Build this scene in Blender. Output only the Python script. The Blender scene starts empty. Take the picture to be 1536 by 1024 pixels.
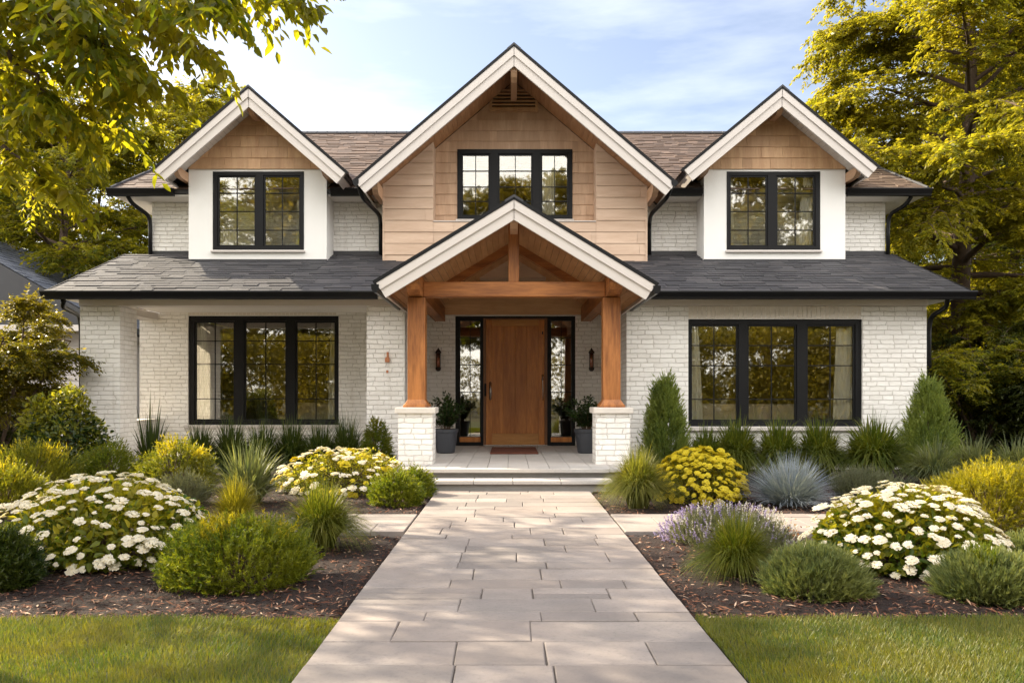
import bpy, bmesh, math, random
import numpy as np
from mathutils import Vector, Matrix

scene = bpy.context.scene
C = scene.collection
# ------------------------------------------------------------------ camera
F, CX, HY, CH = 1250.0, 765.0, 591.0, 1.35      # focal length and principal point in photo pixels, eye height
cam_d = bpy.data.cameras.new("camera")
cam = bpy.data.objects.new("camera", cam_d); C.objects.link(cam)
cam.location = (0, 0, CH); cam.rotation_euler = (math.pi/2, 0, 0)
cam_d.sensor_width = 36.0; cam_d.lens = F/1536*36.0
cam_d.shift_x = (768-CX)/1536; cam_d.shift_y = (HY-512)/1536
cam_d.clip_start = 0.05; cam_d.clip_end = 2000
scene.camera = cam
# ------------------------------------------------------------------ light
SUN = Vector((-0.74, 0.40, 0.56)).normalized()  # towards the sun: behind the house, from the left
el = math.asin(SUN.z); az = math.atan2(SUN.x, SUN.y)
sd = bpy.data.lights.new("sun", 'SUN'); sd.energy = 5.0; sd.angle = math.radians(0.5); sd.color = (1.0, 0.86, 0.64)
so = bpy.data.objects.new("sun", sd); C.objects.link(so)
so.rotation_euler = (-SUN).to_track_quat('-Z', 'Y').to_euler(); so.location = (-20, 20, 30)
w = bpy.data.worlds.new("World"); scene.world = w; w.use_nodes = True
nt = w.node_tree; nt.nodes.clear()
N = nt.nodes.new; L = nt.links.new
sky = N('ShaderNodeTexSky'); sky.sky_type = 'NISHITA'; sky.sun_disc = False
sky.sun_elevation = el; sky.sun_rotation = az % (2*math.pi); sky.air_density = 1.0; sky.dust_density = 2.2; sky.ozone_density = 1.0
hs = N('ShaderNodeHueSaturation'); hs.inputs['Saturation'].default_value = 0.85; hs.inputs['Hue'].default_value = 0.506
L(sky.outputs[0], hs.inputs['Color'])
tc = N('ShaderNodeTexCoord'); mp = N('ShaderNodeMapping'); mp.inputs['Scale'].default_value = (1.2, 1.2, 5.5); mp.inputs['Rotation'].default_value = (0.0, 0.22, 0.3)
no = N('ShaderNodeTexNoise'); no.inputs['Scale'].default_value = 1.7; no.inputs['Detail'].default_value = 7; no.inputs['Roughness'].default_value = .55
cr = N('ShaderNodeValToRGB'); cr.color_ramp.elements[0].position = .48; cr.color_ramp.elements[1].position = .80
L(tc.outputs['Generated'], mp.inputs[0]); L(mp.outputs[0], no.inputs['Vector']); L(no.outputs[0], cr.inputs[0])
mx = N('ShaderNodeMix'); mx.data_type = 'RGBA'; mx.inputs['B'].default_value = (16.4, 15.8, 15.0, 1)
ml = N('ShaderNodeMath'); ml.operation = 'MULTIPLY'; ml.inputs[1].default_value = 1.0
# cloud added behind the viewer to light the facade; thin wisps over the house
sx = N('ShaderNodeSeparateXYZ'); L(tc.outputs['Generated'], sx.inputs[0])
mr = N('ShaderNodeMapRange'); mr.interpolation_type = 'SMOOTHSTEP'; L(sx.outputs[1], mr.inputs['Value'])
mr.inputs['From Min'].default_value = .25; mr.inputs['From Max'].default_value = -.35; mr.inputs['To Min'].default_value = 0; mr.inputs['To Max'].default_value = .85
mxm = N('ShaderNodeMath'); mxm.operation = 'MAXIMUM'; cl2 = N('ShaderNodeMath'); cl2.operation = 'MULTIPLY'; cl2.inputs[1].default_value = .22
L(cr.outputs[0], cl2.inputs[0]); L(cl2.outputs[0], mxm.inputs[0]); L(mr.outputs[0], mxm.inputs[1])
L(mxm.outputs[0], ml.inputs[0]); L(ml.outputs[0], mx.inputs['Factor']); L(hs.outputs[0], mx.inputs['A'])
bg = N('ShaderNodeBackground'); bg.inputs['Strength'].default_value = 0.075
wo = N('ShaderNodeOutputWorld'); L(mx.outputs['Result'], bg.inputs['Color']); L(bg.outputs[0], wo.inputs[0])
vs = scene.view_settings
scene.display_settings.display_device = 'sRGB'
vs.view_transform = 'Standard'; vs.look = 'None'; vs.exposure = 1.72; vs.gamma = 1.0; vs.use_curve_mapping = False
cy = scene.cycles
cy.max_bounces = 8; cy.transparent_max_bounces = 12; cy.diffuse_bounces = 4; cy.glossy_bounces = 4; cy.transmission_bounces = 4
try: cy.use_denoising = True
except Exception: pass

def pxX(x, D): return (x-CX)*D/F
def pzZ(y, D): return CH+(HY-y)*D/F

# ------------------------------------------------------------------ materials
MATS = {}
class NT:
    def __init__(s, name):
        s.m = bpy.data.materials.new(name); s.m.use_nodes = True; s.t = s.m.node_tree
        s.t.nodes.clear(); s.out = s.n('ShaderNodeOutputMaterial'); s.bs = s.n('ShaderNodeBsdfPrincipled'); s.l(s.bs.outputs[0], s.out.inputs[0])
        MATS[name] = s.m
    def n(s, t, **k):
        x = s.t.nodes.new(t)
        for a, b in k.items(): setattr(x, a, b)
        return x
    def l(s, a, b): s.t.links.new(a, b)
    def set(s, **k):
        for a, b in k.items(): s.bs.inputs[a.replace('_', ' ')].default_value = b
    def noise(s, scale, detail=4, vec=None, rough=.55):
        x = s.n('ShaderNodeTexNoise'); x.inputs['Scale'].default_value = scale; x.inputs['Detail'].default_value = detail; x.inputs['Roughness'].default_value = rough
        if vec is not None: s.l(vec, x.inputs['Vector'])
        return x.outputs[0]
    def obj(s, sc=(1, 1, 1), rot=(0, 0, 0)):
        c = s.n('ShaderNodeTexCoord'); m = s.n('ShaderNodeMapping'); m.inputs['Scale'].default_value = sc; m.inputs['Rotation'].default_value = rot
        s.l(c.outputs['Object'], m.inputs[0]); return m.outputs[0]
    def ramp(s, fac, stops):
        r = s.n('ShaderNodeValToRGB'); e = r.color_ramp.elements
        while len(e) < len(stops): e.new(.5)
        for i, (p, c) in enumerate(stops): e[i].position = p; e[i].color = (*c, 1) if len(c) == 3 else c
        s.l(fac, r.inputs[0]); return r.outputs[0]
    def mix(s, fac, a, b, mode='MIX'):
        x = s.n('ShaderNodeMix', data_type='RGBA', blend_type=mode)
        for k, v in (('Factor', fac), ('A', a), ('B', b)):
            i = x.inputs[k]
            if isinstance(v, (int, float)): i.default_value = v
            elif isinstance(v, tuple): i.default_value = (*v, 1) if len(v) == 3 else v
            else: s.l(v, i)
        return x.outputs['Result']
    def math(s, op, a, b=0.0):
        x = s.n('ShaderNodeMath', operation=op)
        for k, v in ((0, a), (1, b)):
            if isinstance(v, (int, float)): x.inputs[k].default_value = v
            else: s.l(v, x.inputs[k])
        return x.outputs[0]
    def island(s): return s.n('ShaderNodeNewGeometry').outputs['Random Per Island']
    def bump(s, h, strength=.3, dist=.01):
        b = s.n('ShaderNodeBump'); b.inputs['Strength'].default_value = strength; b.inputs['Distance'].default_value = dist
        s.l(h, b.inputs['Height']); s.l(b.outputs[0], s.bs.inputs['Normal'])
    def color(s, c):
        if isinstance(c, tuple): s.bs.inputs['Base Color'].default_value = (*c, 1)
        else: s.l(c, s.bs.inputs['Base Color'])

def m_plain(name, col, rough=.5, nz=.12, scale=6, metallic=0, bump=0.0, bscale=60):
    t = NT(name); v = t.obj(); n = t.noise(scale, 5, v)
    t.color(t.mix(n, tuple(x*(1-nz) for x in col), tuple(min(1, x*(1+nz)) for x in col)))
    t.set(Roughness=rough, Metallic=metallic)
    if bump: t.bump(t.noise(bscale, 4, v), bump, .004)
    return t.m

def m_brick(name, row=.084, wid=.27):
    t = NT(name)
    g = t.n('ShaderNodeNewGeometry'); s = t.n('ShaderNodeSeparateXYZ'); t.l(g.outputs['Position'], s.inputs[0])
    u = t.math('ADD', s.outputs[0], s.outputs[1])
    nv = t.n('ShaderNodeCombineXYZ'); t.l(u, nv.inputs[0]); t.l(s.outputs[2], nv.inputs[1])
    # wobble the coursing a little: hand laid, limewashed brick
    w1 = t.noise(2.3, 3, nv.outputs[0]); u2 = t.math('ADD', u, t.math('MULTIPLY', w1, .22))
    w2 = t.noise(5.0, 2, nv.outputs[0]); z2 = t.math('ADD', s.outputs[2], t.math('MULTIPLY', w2, .034))
    c = t.n('ShaderNodeCombineXYZ'); t.l(u2, c.inputs[0]); t.l(z2, c.inputs[1])
    b = t.n('ShaderNodeTexBrick'); b.offset = .45; b.squash = .8; b.squash_frequency = 3
    b.inputs['Scale'].default_value = 1; b.inputs['Brick Width'].default_value = wid; b.inputs['Row Height'].default_value = row
    b.inputs['Mortar Size'].default_value = .007; b.inputs['Mortar Smooth'].default_value = .6; b.inputs['Bias'].default_value = -.2
    b.inputs['Color1'].default_value = (.84, .815, .775, 1); b.inputs['Color2'].default_value = (.74, .71, .665, 1); b.inputs['Mortar'].default_value = (.62, .585, .53, 1)
    t.l(c.outputs[0], b.inputs['Vector'])
    n1 = t.noise(1.3, 5, g.outputs['Position']); n2 = t.noise(14, 4, g.outputs['Position'])
    col = t.mix(t.ramp(n1, [(.45, (0, 0, 0)), (.75, (1, 1, 1))]), b.outputs['Color'], (.83, .815, .78), 'MIX')
    col2 = t.mix(.55, b.outputs['Color'], col)
    col3 = t.mix(t.ramp(n2, [(.6, (0, 0, 0)), (.85, (.35, .35, .35))]), col2, (.50, .46, .40))
    # soil splashed up the foot of the walls, in drifts and spots
    sp = t.n('ShaderNodeMapRange'); sp.interpolation_type = 'SMOOTHSTEP'; t.l(s.outputs[2], sp.inputs['Value']); sp.inputs['From Min'].default_value = .55; sp.inputs['From Max'].default_value = 0.0
    d1 = t.ramp(t.noise(4, 6, g.outputs['Position'], .7), [(.35, (0, 0, 0)), (.7, (1, 1, 1))])
    col3 = t.mix(t.math('MULTIPLY', t.math('MULTIPLY', sp.outputs[0], d1), .75), col3, (.22, .16, .11))
    # faint rain streaks
    mp_ = t.n('ShaderNodeMapping'); mp_.inputs['Scale'].default_value = (9, 9, .5); t.l(g.outputs['Position'], mp_.inputs[0])
    col3 = t.mix(t.math('MULTIPLY', t.ramp(t.noise(1.0, 4, mp_.outputs[0]), [(.58, (0, 0, 0)), (.75, (1, 1, 1))]), .30), col3, (.55, .50, .43))
    t.color(col3); t.set(Roughness=.75)
    h = t.math('ADD', t.math('MULTIPLY', b.outputs['Fac'], -1.0), t.math('MULTIPLY', n2, 1.1))
    t.bump(h, .9, .016); return t.m

def m_wood(name, a, b, axis='z', rough=.5, ring=11, isl=.25):
    t = NT(name); sc = {'z': (ring, ring, .7), 'x': (.7, ring, ring), 'y': (ring, .7, ring)}[axis]
    v = t.obj(sc); n = t.noise(1.6, 7, v, .6); n2 = t.noise(7, 5, v, .6)
    f = t.math('ADD', t.math('MULTIPLY', n, .7), t.math('MULTIPLY', n2, .3))
    col = t.ramp(f, [(.36, a), (.50, tuple((x+y)/2 for x, y in zip(a, b))), (.62, b)])
    if isl: col = t.mix(t.math('MULTIPLY', t.island(), isl), col, tuple(x*.55 for x in a))
    t.color(col); t.set(Roughness=rough); t.bump(f, .25, .004); return t.m

def m_shingle(name, a, b, c, rough=.6):
    t = NT(name); i = t.island(); v = t.obj(); n = t.noise(1.1, 3, v); n2 = t.noise(90, 3, v)
    col = t.ramp(i, [(0, a), (.5, b), (1, c)]); col = t.mix(t.math('MULTIPLY', n, .35), col, b)
    col = t.mix(t.math('MULTIPLY', n2, .5), col, tuple(x*1.7 for x in c), 'MIX')
    t.color(col); t.set(Roughness=rough); t.bump(n2, .35, .004); t.bs.inputs['Specular IOR Level'].default_value = .4; return t.m

def m_leaf(name, a, b, c=None, trans=.4, rough=.45, big=.6, tboost=2.1, k=.56):
    a, b, c = (tuple(x*k for x in q) if q else q for q in (a, b, c))
    t = NT(name); i = t.island(); v = t.obj(); n = t.noise(big*3, 3, v)
    col = t.ramp(i, [(0, a), (.6, b), (1, c or b)])
    col = t.mix(t.math('MULTIPLY', t.ramp(n, [(.4, (0, 0, 0)), (.65, (1, 1, 1))]), .55), col, c or a)
    t.color(col); t.set(Roughness=rough); t.bs.inputs['Specular IOR Level'].default_value = .35
    tr = t.n('ShaderNodeBsdfTranslucent'); tcol = t.mix(1.0, col, (tboost*1.04, tboost*.97, tboost*.45), 'MULTIPLY'); t.l(tcol, tr.inputs[0])
    ms = t.n('ShaderNodeMixShader'); ms.inputs[0].default_value = trans; t.l(t.bs.outputs[0], ms.inputs[1]); t.l(tr.outputs[0], ms.inputs[2]); t.l(ms.outputs[0], t.out.inputs[0])
    return t.m

def m_glass(name):
    t = NT(name); v = t.obj((1, 1, 1)); n = t.noise(1.3, 2, v)
    t.t.nodes.remove(t.bs)
    gl = t.n('ShaderNodeBsdfGlossy'); gl.inputs['Roughness'].default_value = 0.02; gl.inputs['Color'].default_value = (1, .97, .9, 1)
    b = t.n('ShaderNodeBump'); b.inputs['Strength'].default_value = .016; b.inputs['Distance'].default_value = .05; t.l(n, b.inputs['Height']); t.l(b.outputs[0], gl.inputs['Normal'])
    tr = t.n('ShaderNodeBsdfTransparent'); tr.inputs['Color'].default_value = (.95, .95, .92, 1)
    fr = t.n('ShaderNodeFresnel'); fr.inputs['IOR'].default_value = 1.5
    f = t.math('ADD', t.math('MULTIPLY', fr.outputs[0], .9), .15)
    ms = t.n('ShaderNodeMixShader'); t.l(f, ms.inputs[0]); t.l(tr.outputs[0], ms.inputs[1]); t.l(gl.outputs[0], ms.inputs[2]); t.l(ms.outputs[0], t.out.inputs[0]); return t.m

m_brick('white_brick')
m_plain('stucco', (.80, .79, .765), .8, .03, 3, bump=.25, bscale=180)
m_plain('white_trim', (.585, .54, .505), .5, .04, 4)
m_plain('soffit_paint', (.70, .665, .625), .6, .04, 4)
m_plain('black_metal', (.007, .007, .008), .5, .2, 10)
m_plain('black_gutter', (.010, .010, .011), .32, .2, 5)
for k_ in ('black_metal', 'black_gutter'): MATS[k_].node_tree.nodes['Principled BSDF'].inputs['Specular IOR Level'].default_value = .22
m_plain('flashing', (.03, .03, .034), .5, .2, 5)
m_plain('steel', (.55, .53, .50), .25, .05, 5, metallic=1)
m_plain('copper', (.48, .20, .10), .4, .3, 30, metallic=.4)
m_plain('dark_bronze', (.035, .022, .016), .45, .2, 20, metallic=.5)
m_wood('beam_wood_x', (.165, .052, .011), (.43, .165, .043), 'x', .5, 7, .0)
m_wood('beam_wood_z', (.165, .052, .011), (.43, .165, .043), 'z', .5, 7, .0)
m_wood('beam_wood_y', (.165, .052, .011), (.43, .165, .043), 'y', .5, 7, .0)
m_wood('pale_wood', (.44, .26, .15), (.58, .37, .23), 'y', .55, 5, .0)
m_wood('door_wood', (.34, .105, .014), (.60, .225, .042), 'z', .38, 6, .22)
m_wood('jamb_wood', (.13, .045, .012), (.22, .085, .025), 'z', .4, 6, .1)
m_wood('siding_tan', (.53, .37, .262), (.655, .485, .36), 'x', .65, 5, .22)
m_wood('siding_gable', (.47, .27, .14), (.60, .385, .215), 'z', .6, 6, .42)
m_wood('siding_entry', (.50, .29, .14), (.64, .40, .21), 'x', .6, 5, .25)
m_wood('plank_soffit', (.40, .20, .095), (.54, .30, .155), 'y', .55, 5, .25)
m_wood('plank_tan', (.48, .31, .21), (.60, .42, .29), 'y', .55, 5, .2)
m_shingle('shingle_low_shaded', (.009, .010, .014), (.024, .026, .033), (.062, .058, .062))  # blue-grey of the shaded low roofs put into the shingle colour
m_shingle('shingle_high_sunlit', (.022, .015, .012), (.062, .042, .032), (.12, .082, .062))  # same shingle, with the brown of sunlight put into its colour
m_glass('window_glass')
m_plain('curtain_cloth', (.84, .83, .78), .9, .06, 4)
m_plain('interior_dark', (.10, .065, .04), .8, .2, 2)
m_plain('interior_floor', (.12, .06, .03), .5, .3, 3)
m_plain('sofa_cloth', (.60, .50, .40), .9, .1, 8)
m_plain('lamp_cloth', (.75, .62, .42), .9, .05, 8)
m_plain('pot_clay', (.040, .043, .052), .55, .15, 12)
m_plain('soil', (.03, .02, .014), .95, .4, 30, bump=.6, bscale=60)
m_plain('coir', (.13, .035, .016), .95, .35, 60, bump=.8, bscale=400)
m_plain('cap_stone', (.62, .575, .52), .7, .1, 9, bump=.2)
m_plain('bark', (.075, .048, .030), .9, .45, 12, bump=.8, bscale=22)
m_plain('twig', (.085, .050, .028), .85, .3, 10)
m_plain('grey_siding', (.52, .48, .46), .8, .06, 5)

def m_stone(name, a, b, joint=False):
    t = NT(name); i = t.island(); g = t.n('ShaderNodeNewGeometry'); p = g.outputs['Position']
    n = t.noise(2.2, 6, p, .6); n2 = t.noise(38, 5, p, .65); n3 = t.noise(.8, 4, p)
    col = t.mix(i, a, b); col = t.mix(t.ramp(n, [(.35, (0, 0, 0)), (.7, (.6, .6, .6))]), col, tuple(x*.74 for x in a))
    col = t.mix(t.ramp(n2, [(.52, (0, 0, 0)), (.72, (.5, .5, .5))]), col, tuple(x*.6 for x in a))
    col = t.mix(t.ramp(n3, [(.4, (0, 0, 0)), (.7, (.5, .5, .5))]), col, (b[0]*1.02, b[1]*.93, b[2]*.86))
    t.color(col); t.set(Roughness=.8); t.bump(t.math('ADD', n2, t.math('MULTIPLY', n, 1.5)), .3, .006); return t
m_stone('paver', (.160, .141, .133), (.285, .250, .232)); m_stone('step_stone', (.42, .40, .38), (.48, .46, .44))
m_plain('joint_sand', (.12, .10, .085), .95, .3, 30)

def m_ground():
    t = NT('mulch'); v = t.obj(); n = t.noise(3, 6, v); n2 = t.noise(42, 6, v, .7); n3 = t.noise(160, 3, v)
    col = t.ramp(n2, [(.3, (.004, .0012, .0006)), (.5, (.014, .0044, .0021)), (.7, (.042, .0135, .006))]); col = t.mix(t.math('MULTIPLY', n, .4), col, (.022, .0065, .003))
    t.color(col); t.set(Roughness=.95); t.bump(t.math('ADD', n2, t.math('MULTIPLY', n3, .5)), 1.0, .03)
    t = NT('turf'); v = t.obj(); n = t.noise(1.2, 5, v); n2 = t.noise(60, 5, v)
    t.color(t.mix(n2, t.mix(n, (.035, .052, .008), (.07, .075, .010)), (.02, .02, .006))); t.set(Roughness=.95); t.bump(n2, .8, .02)
    t = NT('far_ground'); v = t.obj(); n = t.noise(.3, 6, v); n2 = t.noise(20, 5, v)
    t.color(t.mix(n2, t.mix(n, (.035, .045, .010), (.07, .06, .015)), (.03, .022, .010))); t.set(Roughness=.95); t.bump(n2, .8, .03)
m_ground()
def m_chip():
    t = NT('wood_chip'); t.color(t.ramp(t.island(), [(0, (.018, .006, .003)), (.45, (.085, .028, .013)), (.78, (.19, .075, .036)), (.93, (.32, .19, .12)), (1, (.52, .37, .27))])); t.set(Roughness=.9)
m_chip()
m_leaf('grass_blade', (.050, .090, .004), (.085, .115, .006), (.17, .15, .012), .5, k=.9)

# ------------------------------------------------------------------ mesh helpers
class MB:
    def __init__(s): s.v = []; s.f = []
    def add(s, vs, fs):
        o = len(s.v); s.v += [tuple(p) for p in vs]; s.f += [tuple(i+o for i in f) for f in fs]; return s
    def box(s, x0, x1, y0, y1, z0, z1):
        return s.add([(x0, y0, z0), (x1, y0, z0), (x1, y1, z0), (x0, y1, z0), (x0, y0, z1), (x1, y0, z1), (x1, y1, z1), (x0, y1, z1)],
                     [(0, 3, 2, 1), (4, 5, 6, 7), (0, 1, 5, 4), (1, 2, 6, 5), (2, 3, 7, 6), (3, 0, 4, 7)])
    def prism(s, poly, y0, y1):            # polygon of (x, z) extruded along y
        n = len(poly)
        return s.add([(x, y0, z) for x, z in poly]+[(x, y1, z) for x, z in poly],
                     [tuple(range(n)), tuple(range(2*n-1, n-1, -1))]+[(i, (i+1) % n, n+(i+1) % n, n+i) for i in range(n)])
    def prism_x(s, poly, x0, x1):          # polygon of (y, z) extruded along x
        n = len(poly)
        return s.add([(x0, y, z) for y, z in poly]+[(x1, y, z) for y, z in poly],
                     [tuple(range(n)), tuple(range(2*n-1, n-1, -1))]+[(i, (i+1) % n, n+(i+1) % n, n+i) for i in range(n)])
    def prism_z(s, poly, z0, z1):
        n = len(poly)
        return s.add([(x, y, z0) for x, y in poly]+[(x, y, z1) for x, y in poly],
                     [tuple(range(n-1, -1, -1)), tuple(range(n, 2*n))]+[(i, (i+1) % n, n+(i+1) % n, n+i) for i in range(n)])
    def lathe(s, prof, c=(0, 0, 0), n=24):
        vs = []; fs = []
        for r, z in prof:
            for k in range(n): a = 2*math.pi*k/n; vs.append((c[0]+r*math.cos(a), c[1]+r*math.sin(a), c[2]+z))
        for j in range(len(prof)-1):
            for k in range(n): fs.append((j*n+k, j*n+(k+1) % n, (j+1)*n+(k+1) % n, (j+1)*n+k))
        fs.append(tuple(range(n-1, -1, -1))); fs.append(tuple((len(prof)-1)*n+k for k in range(n)))
        return s.add(vs, fs)
    def tube(s, pts, rad, n=8, cap=True):
        pts = [Vector(p) for p in pts]; m = len(pts)
        rad = rad if hasattr(rad, '__len__') else [rad]*m
        vs = []; fs = []; ref = None
        for i, p in enumerate(pts):
            t = (pts[min(i+1, m-1)]-pts[max(i-1, 0)])
            t = t.normalized() if t.length > 1e-9 else Vector((0, 0, 1))
            if ref is None: ref = t.orthogonal().normalized()
            a = (ref-t*ref.dot(t)); a = a.normalized() if a.length > 1e-6 else t.orthogonal().normalized()
            b = t.cross(a); ref = a
            for k in range(n):
                h = 2*math.pi*k/n; vs.append(p+(a*math.cos(h)+b*math.sin(h))*rad[i])
        for i in range(m-1):
            for k in range(n): fs.append((i*n+k, i*n+(k+1) % n, (i+1)*n+(k+1) % n, (i+1)*n+k))
        if cap: fs.append(tuple(range(n-1, -1, -1))); fs.append(tuple((m-1)*n+k for k in range(n)))
        return s.add(vs, fs)
    def wall(s, x0, x1, z0, z1, yf, t, ops=()):   # slab facing -y with rectangular holes
        xs = sorted({x0, x1, *[o[0] for o in ops], *[o[1] for o in ops]}); zs = sorted({z0, z1, *[o[2] for o in ops], *[o[3] for o in ops]})
        nx, nz = len(xs)-1, len(zs)-1
        def solid(i, j):
            if i < 0 or j < 0 or i >= nx or j >= nz: return False
            cx, cz = (xs[i]+xs[i+1])/2, (zs[j]+zs[j+1])/2
            if cx < x0 or cx > x1 or cz < z0 or cz > z1: return False
            return not any(o[0] < cx < o[1] and o[2] < cz < o[3] for o in ops)
        y1 = yf+t
        for i in range(nx):
            for j in range(nz):
                if not solid(i, j): continue
                a, b, c, d = xs[i], xs[i+1], zs[j], zs[j+1]
                s.add([(a, yf, c), (b, yf, c), (b, yf, d), (a, yf, d)], [(0, 1, 2, 3)])
                s.add([(a, y1, c), (b, y1, c), (b, y1, d), (a, y1, d)], [(3, 2, 1, 0)])
                if not solid(i-1, j): s.add([(a, yf, c), (a, y1, c), (a, y1, d), (a, yf, d)], [(3, 2, 1, 0)])
                if not solid(i+1, j): s.add([(b, yf, c), (b, y1, c), (b, y1, d), (b, yf, d)], [(0, 1, 2, 3)])
                if not solid(i, j-1): s.add([(a, yf, c), (b, yf, c), (b, y1, c), (a, y1, c)], [(3, 2, 1, 0)])
                if not solid(i, j+1): s.add([(a, yf, d), (b, yf, d), (b, y1, d), (a, y1, d)], [(0, 1, 2, 3)])
        return s
    def build(s, name, mat, parent=None, bevel=0, clips=(), smooth=False, weld=False):
        me = bpy.data.meshes.new(name); me.from_pydata(s.v, [], s.f)
        if clips or weld:
            bm = bmesh.new(); bm.from_mesh(me)
            if weld: bmesh.ops.remove_doubles(bm, verts=bm.verts, dist=1e-5)
            for co, nrm in clips:              # removes what lies on the side the normal points to
                bmesh.ops.bisect_plane(bm, geom=bm.verts[:]+bm.edges[:]+bm.faces[:], plane_co=co, plane_no=nrm, clear_outer=True, dist=1e-6)
            bm.to_mesh(me); bm.free()
        me.materials.append(MATS[mat])
        if smooth: me.polygons.foreach_set('use_smooth', [True]*len(me.polygons))
        o = bpy.data.objects.new(name, me); C.objects.link(o)
        if parent is not None: link(o, parent)
        if bevel:
            b = o.modifiers.new('bevel', 'BEVEL'); b.width = bevel; b.segments = 2; b.limit_method = 'ANGLE'; b.angle_limit = math.radians(40)
        return o

def wpos(o):
    p = Vector(o.location)
    while o.parent: o = o.parent; p += Vector(o.location)
    return p
def link(o, parent):                           # parent a mesh that was built in world coordinates
    o.parent = parent; o.location = Vector(o.location)-wpos(parent)
def thing(name, label, cat, loc=(0, 0, 0), group=None):
    o = bpy.data.objects.new(name, None); C.objects.link(o); o.location = loc; o.empty_display_size = .2
    o['label'] = label; o['category'] = cat
    if group: o['group'] = group
    return o
def tag(o, label, cat, group=None):
    o['label'] = label; o['category'] = cat
    if group: o['group'] = group
    return o
def kind(o, k): o['kind'] = k; return o

def fast_mesh(name, co, loops, starts, mat, smooth=False):
    me = bpy.data.meshes.new(name)
    me.vertices.add(len(co)); me.vertices.foreach_set('co', np.ascontiguousarray(co, dtype=np.float32).ravel())
    me.loops.add(len(loops)); me.loops.foreach_set('vertex_index', np.ascontiguousarray(loops, dtype=np.int32))
    me.polygons.add(len(starts)); me.polygons.foreach_set('loop_start', np.ascontiguousarray(starts, dtype=np.int32))
    me.update(calc_edges=True)
    me.materials.append(MATS[mat] if isinstance(mat, str) else mat)
    if smooth: me.polygons.foreach_set('use_smooth', np.ones(len(starts), dtype=bool))
    return me
# ------------------------------------------------------------------ the house
DW, DB, DD = 15.0, 17.5, 16.84                 # depth of the wing fronts, of the walls behind them, of the dormer fronts
house = thing('house', 'two storey white brick house with tan shingled gables, dark roofs and a timber porch', 'house', (0.08, 17.5, 0))
FZ = .27                                        # porch floor height
rng = random.Random(5)

def window(y, x0, x1, z0, z1, glass, gz, rows, sill=None, depth=.09, cols=2):
    fr = MB().wall(x0, x1, z0, z1, y, depth, [(a, b, gz[0], gz[1]) for a, b in glass])
    w_ = fr.build('window', 'black_metal', house, bevel=.006)
    for a, b in glass:
        s = MB().wall(a+.002, b-.002, gz[0]+.002, gz[1]-.002, y+.022, .05, [(a+.034, b-.034, gz[0]+.034, gz[1]-.034)]).build('sash', 'black_metal', w_, bevel=.004)
        p = MB().box(a+.03, b-.03, y+.045, y+.051, gz[0]+.03, gz[1]-.03).build('pane', 'window_glass', w_)
        g = MB()
        for r in rows: g.box(a+.03, b-.03, y+.030, y+.056, r-.009, r+.009)
        for k in range(1, cols):
            xm = a+(b-a)*k/cols
            zs = [gz[0]+.03]+sorted(rows)+[gz[1]-.03]
            for lo, hi in zip(zs, zs[1:]): g.box(xm-.008, xm+.008, y+.031, y+.055, lo+.009 if lo in rows else lo, hi-.009 if hi in rows else hi)
        g.build('glazing_grid', 'black_metal', w_)
    if sill: MB().box(sill[0], sill[1], y-sill[3], y+.08, z0-sill[2], z0-.001).build('sill', sill[4] if len(sill) > 4 else 'white_trim', w_, bevel=.008)
    return w_

def rect(x0, x1, y0, y1, D): return pxX(x0, D), pxX(x1, D), pzZ(y1, D), pzZ(y0, D)
# ---- ground floor walls
X0, X1 = pxX(120, DW), pxX(1390, DW)
LB0, LB1 = pxX(550, DW), pxX(607, DW)           # brick block between the left porch and the entry
RW0 = pxX(940, DW)
lw = rect(282, 508, 473.5, 637, DB); rw = rect(1032.5, 1294, 478.5, 639.5, DW)
dr = rect(683, 863, 474, 668, DB); dr = (dr[0], dr[1], FZ, dr[3])
MB().wall(-7.78, LB0, 0, 3.11, DB, .25, [lw]).build('brick_wall', 'white_brick', house)
MB().box(LB0, LB1, DW, DB, 0, 3.04).build('brick_wall', 'white_brick', house)
MB().wall(LB1-.3, RW0+.3, 0, pzZ(472, DB), DB, .25, [(dr[0], dr[1], -.1, dr[3])]).build('brick_wall', 'white_brick', house)
MB().wall(RW0, X1, 0, 2.935, DW, .28, [rw]).build('brick_wall', 'white_brick', house)
MB().box(RW0, RW0+.28, DW+.28, DB, 0, 2.935).build('brick_wall', 'white_brick', house)
MB().box(X1-.28, X1, DW+.28, DB, 0, 2.935).build('brick_wall', 'white_brick', house)
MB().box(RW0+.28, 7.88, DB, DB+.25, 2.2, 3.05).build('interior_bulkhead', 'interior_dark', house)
MB().box(7.60, 7.88, DB+.25, 26.5, 0, 5.36).build('brick_wall', 'white_brick', house)
MB().box(-7.78, -7.5, DB+.25, 26.5, 0, 3.11).build('brick_wall', 'white_brick', house)
MB().box(-7.5, 7.6, 26.2, 26.5, 0, 5.36).build('brick_wall', 'white_brick', house)
# brick pier at the left porch corner and the low wall behind it
MB().box(X0, pxX(180, DW), DW, DW+.68, 0, 2.935).build('brick_pier', 'white_brick', house)
lo = MB().box(-7.72, -7.36, 15.75, DB-.02, 0, .78).build('low_wall', 'white_brick', house)
MB().box(-7.76, -7.32, 15.72, DB-.01, .78, .84).build('coping', 'cap_stone', lo, bevel=.008)
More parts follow.
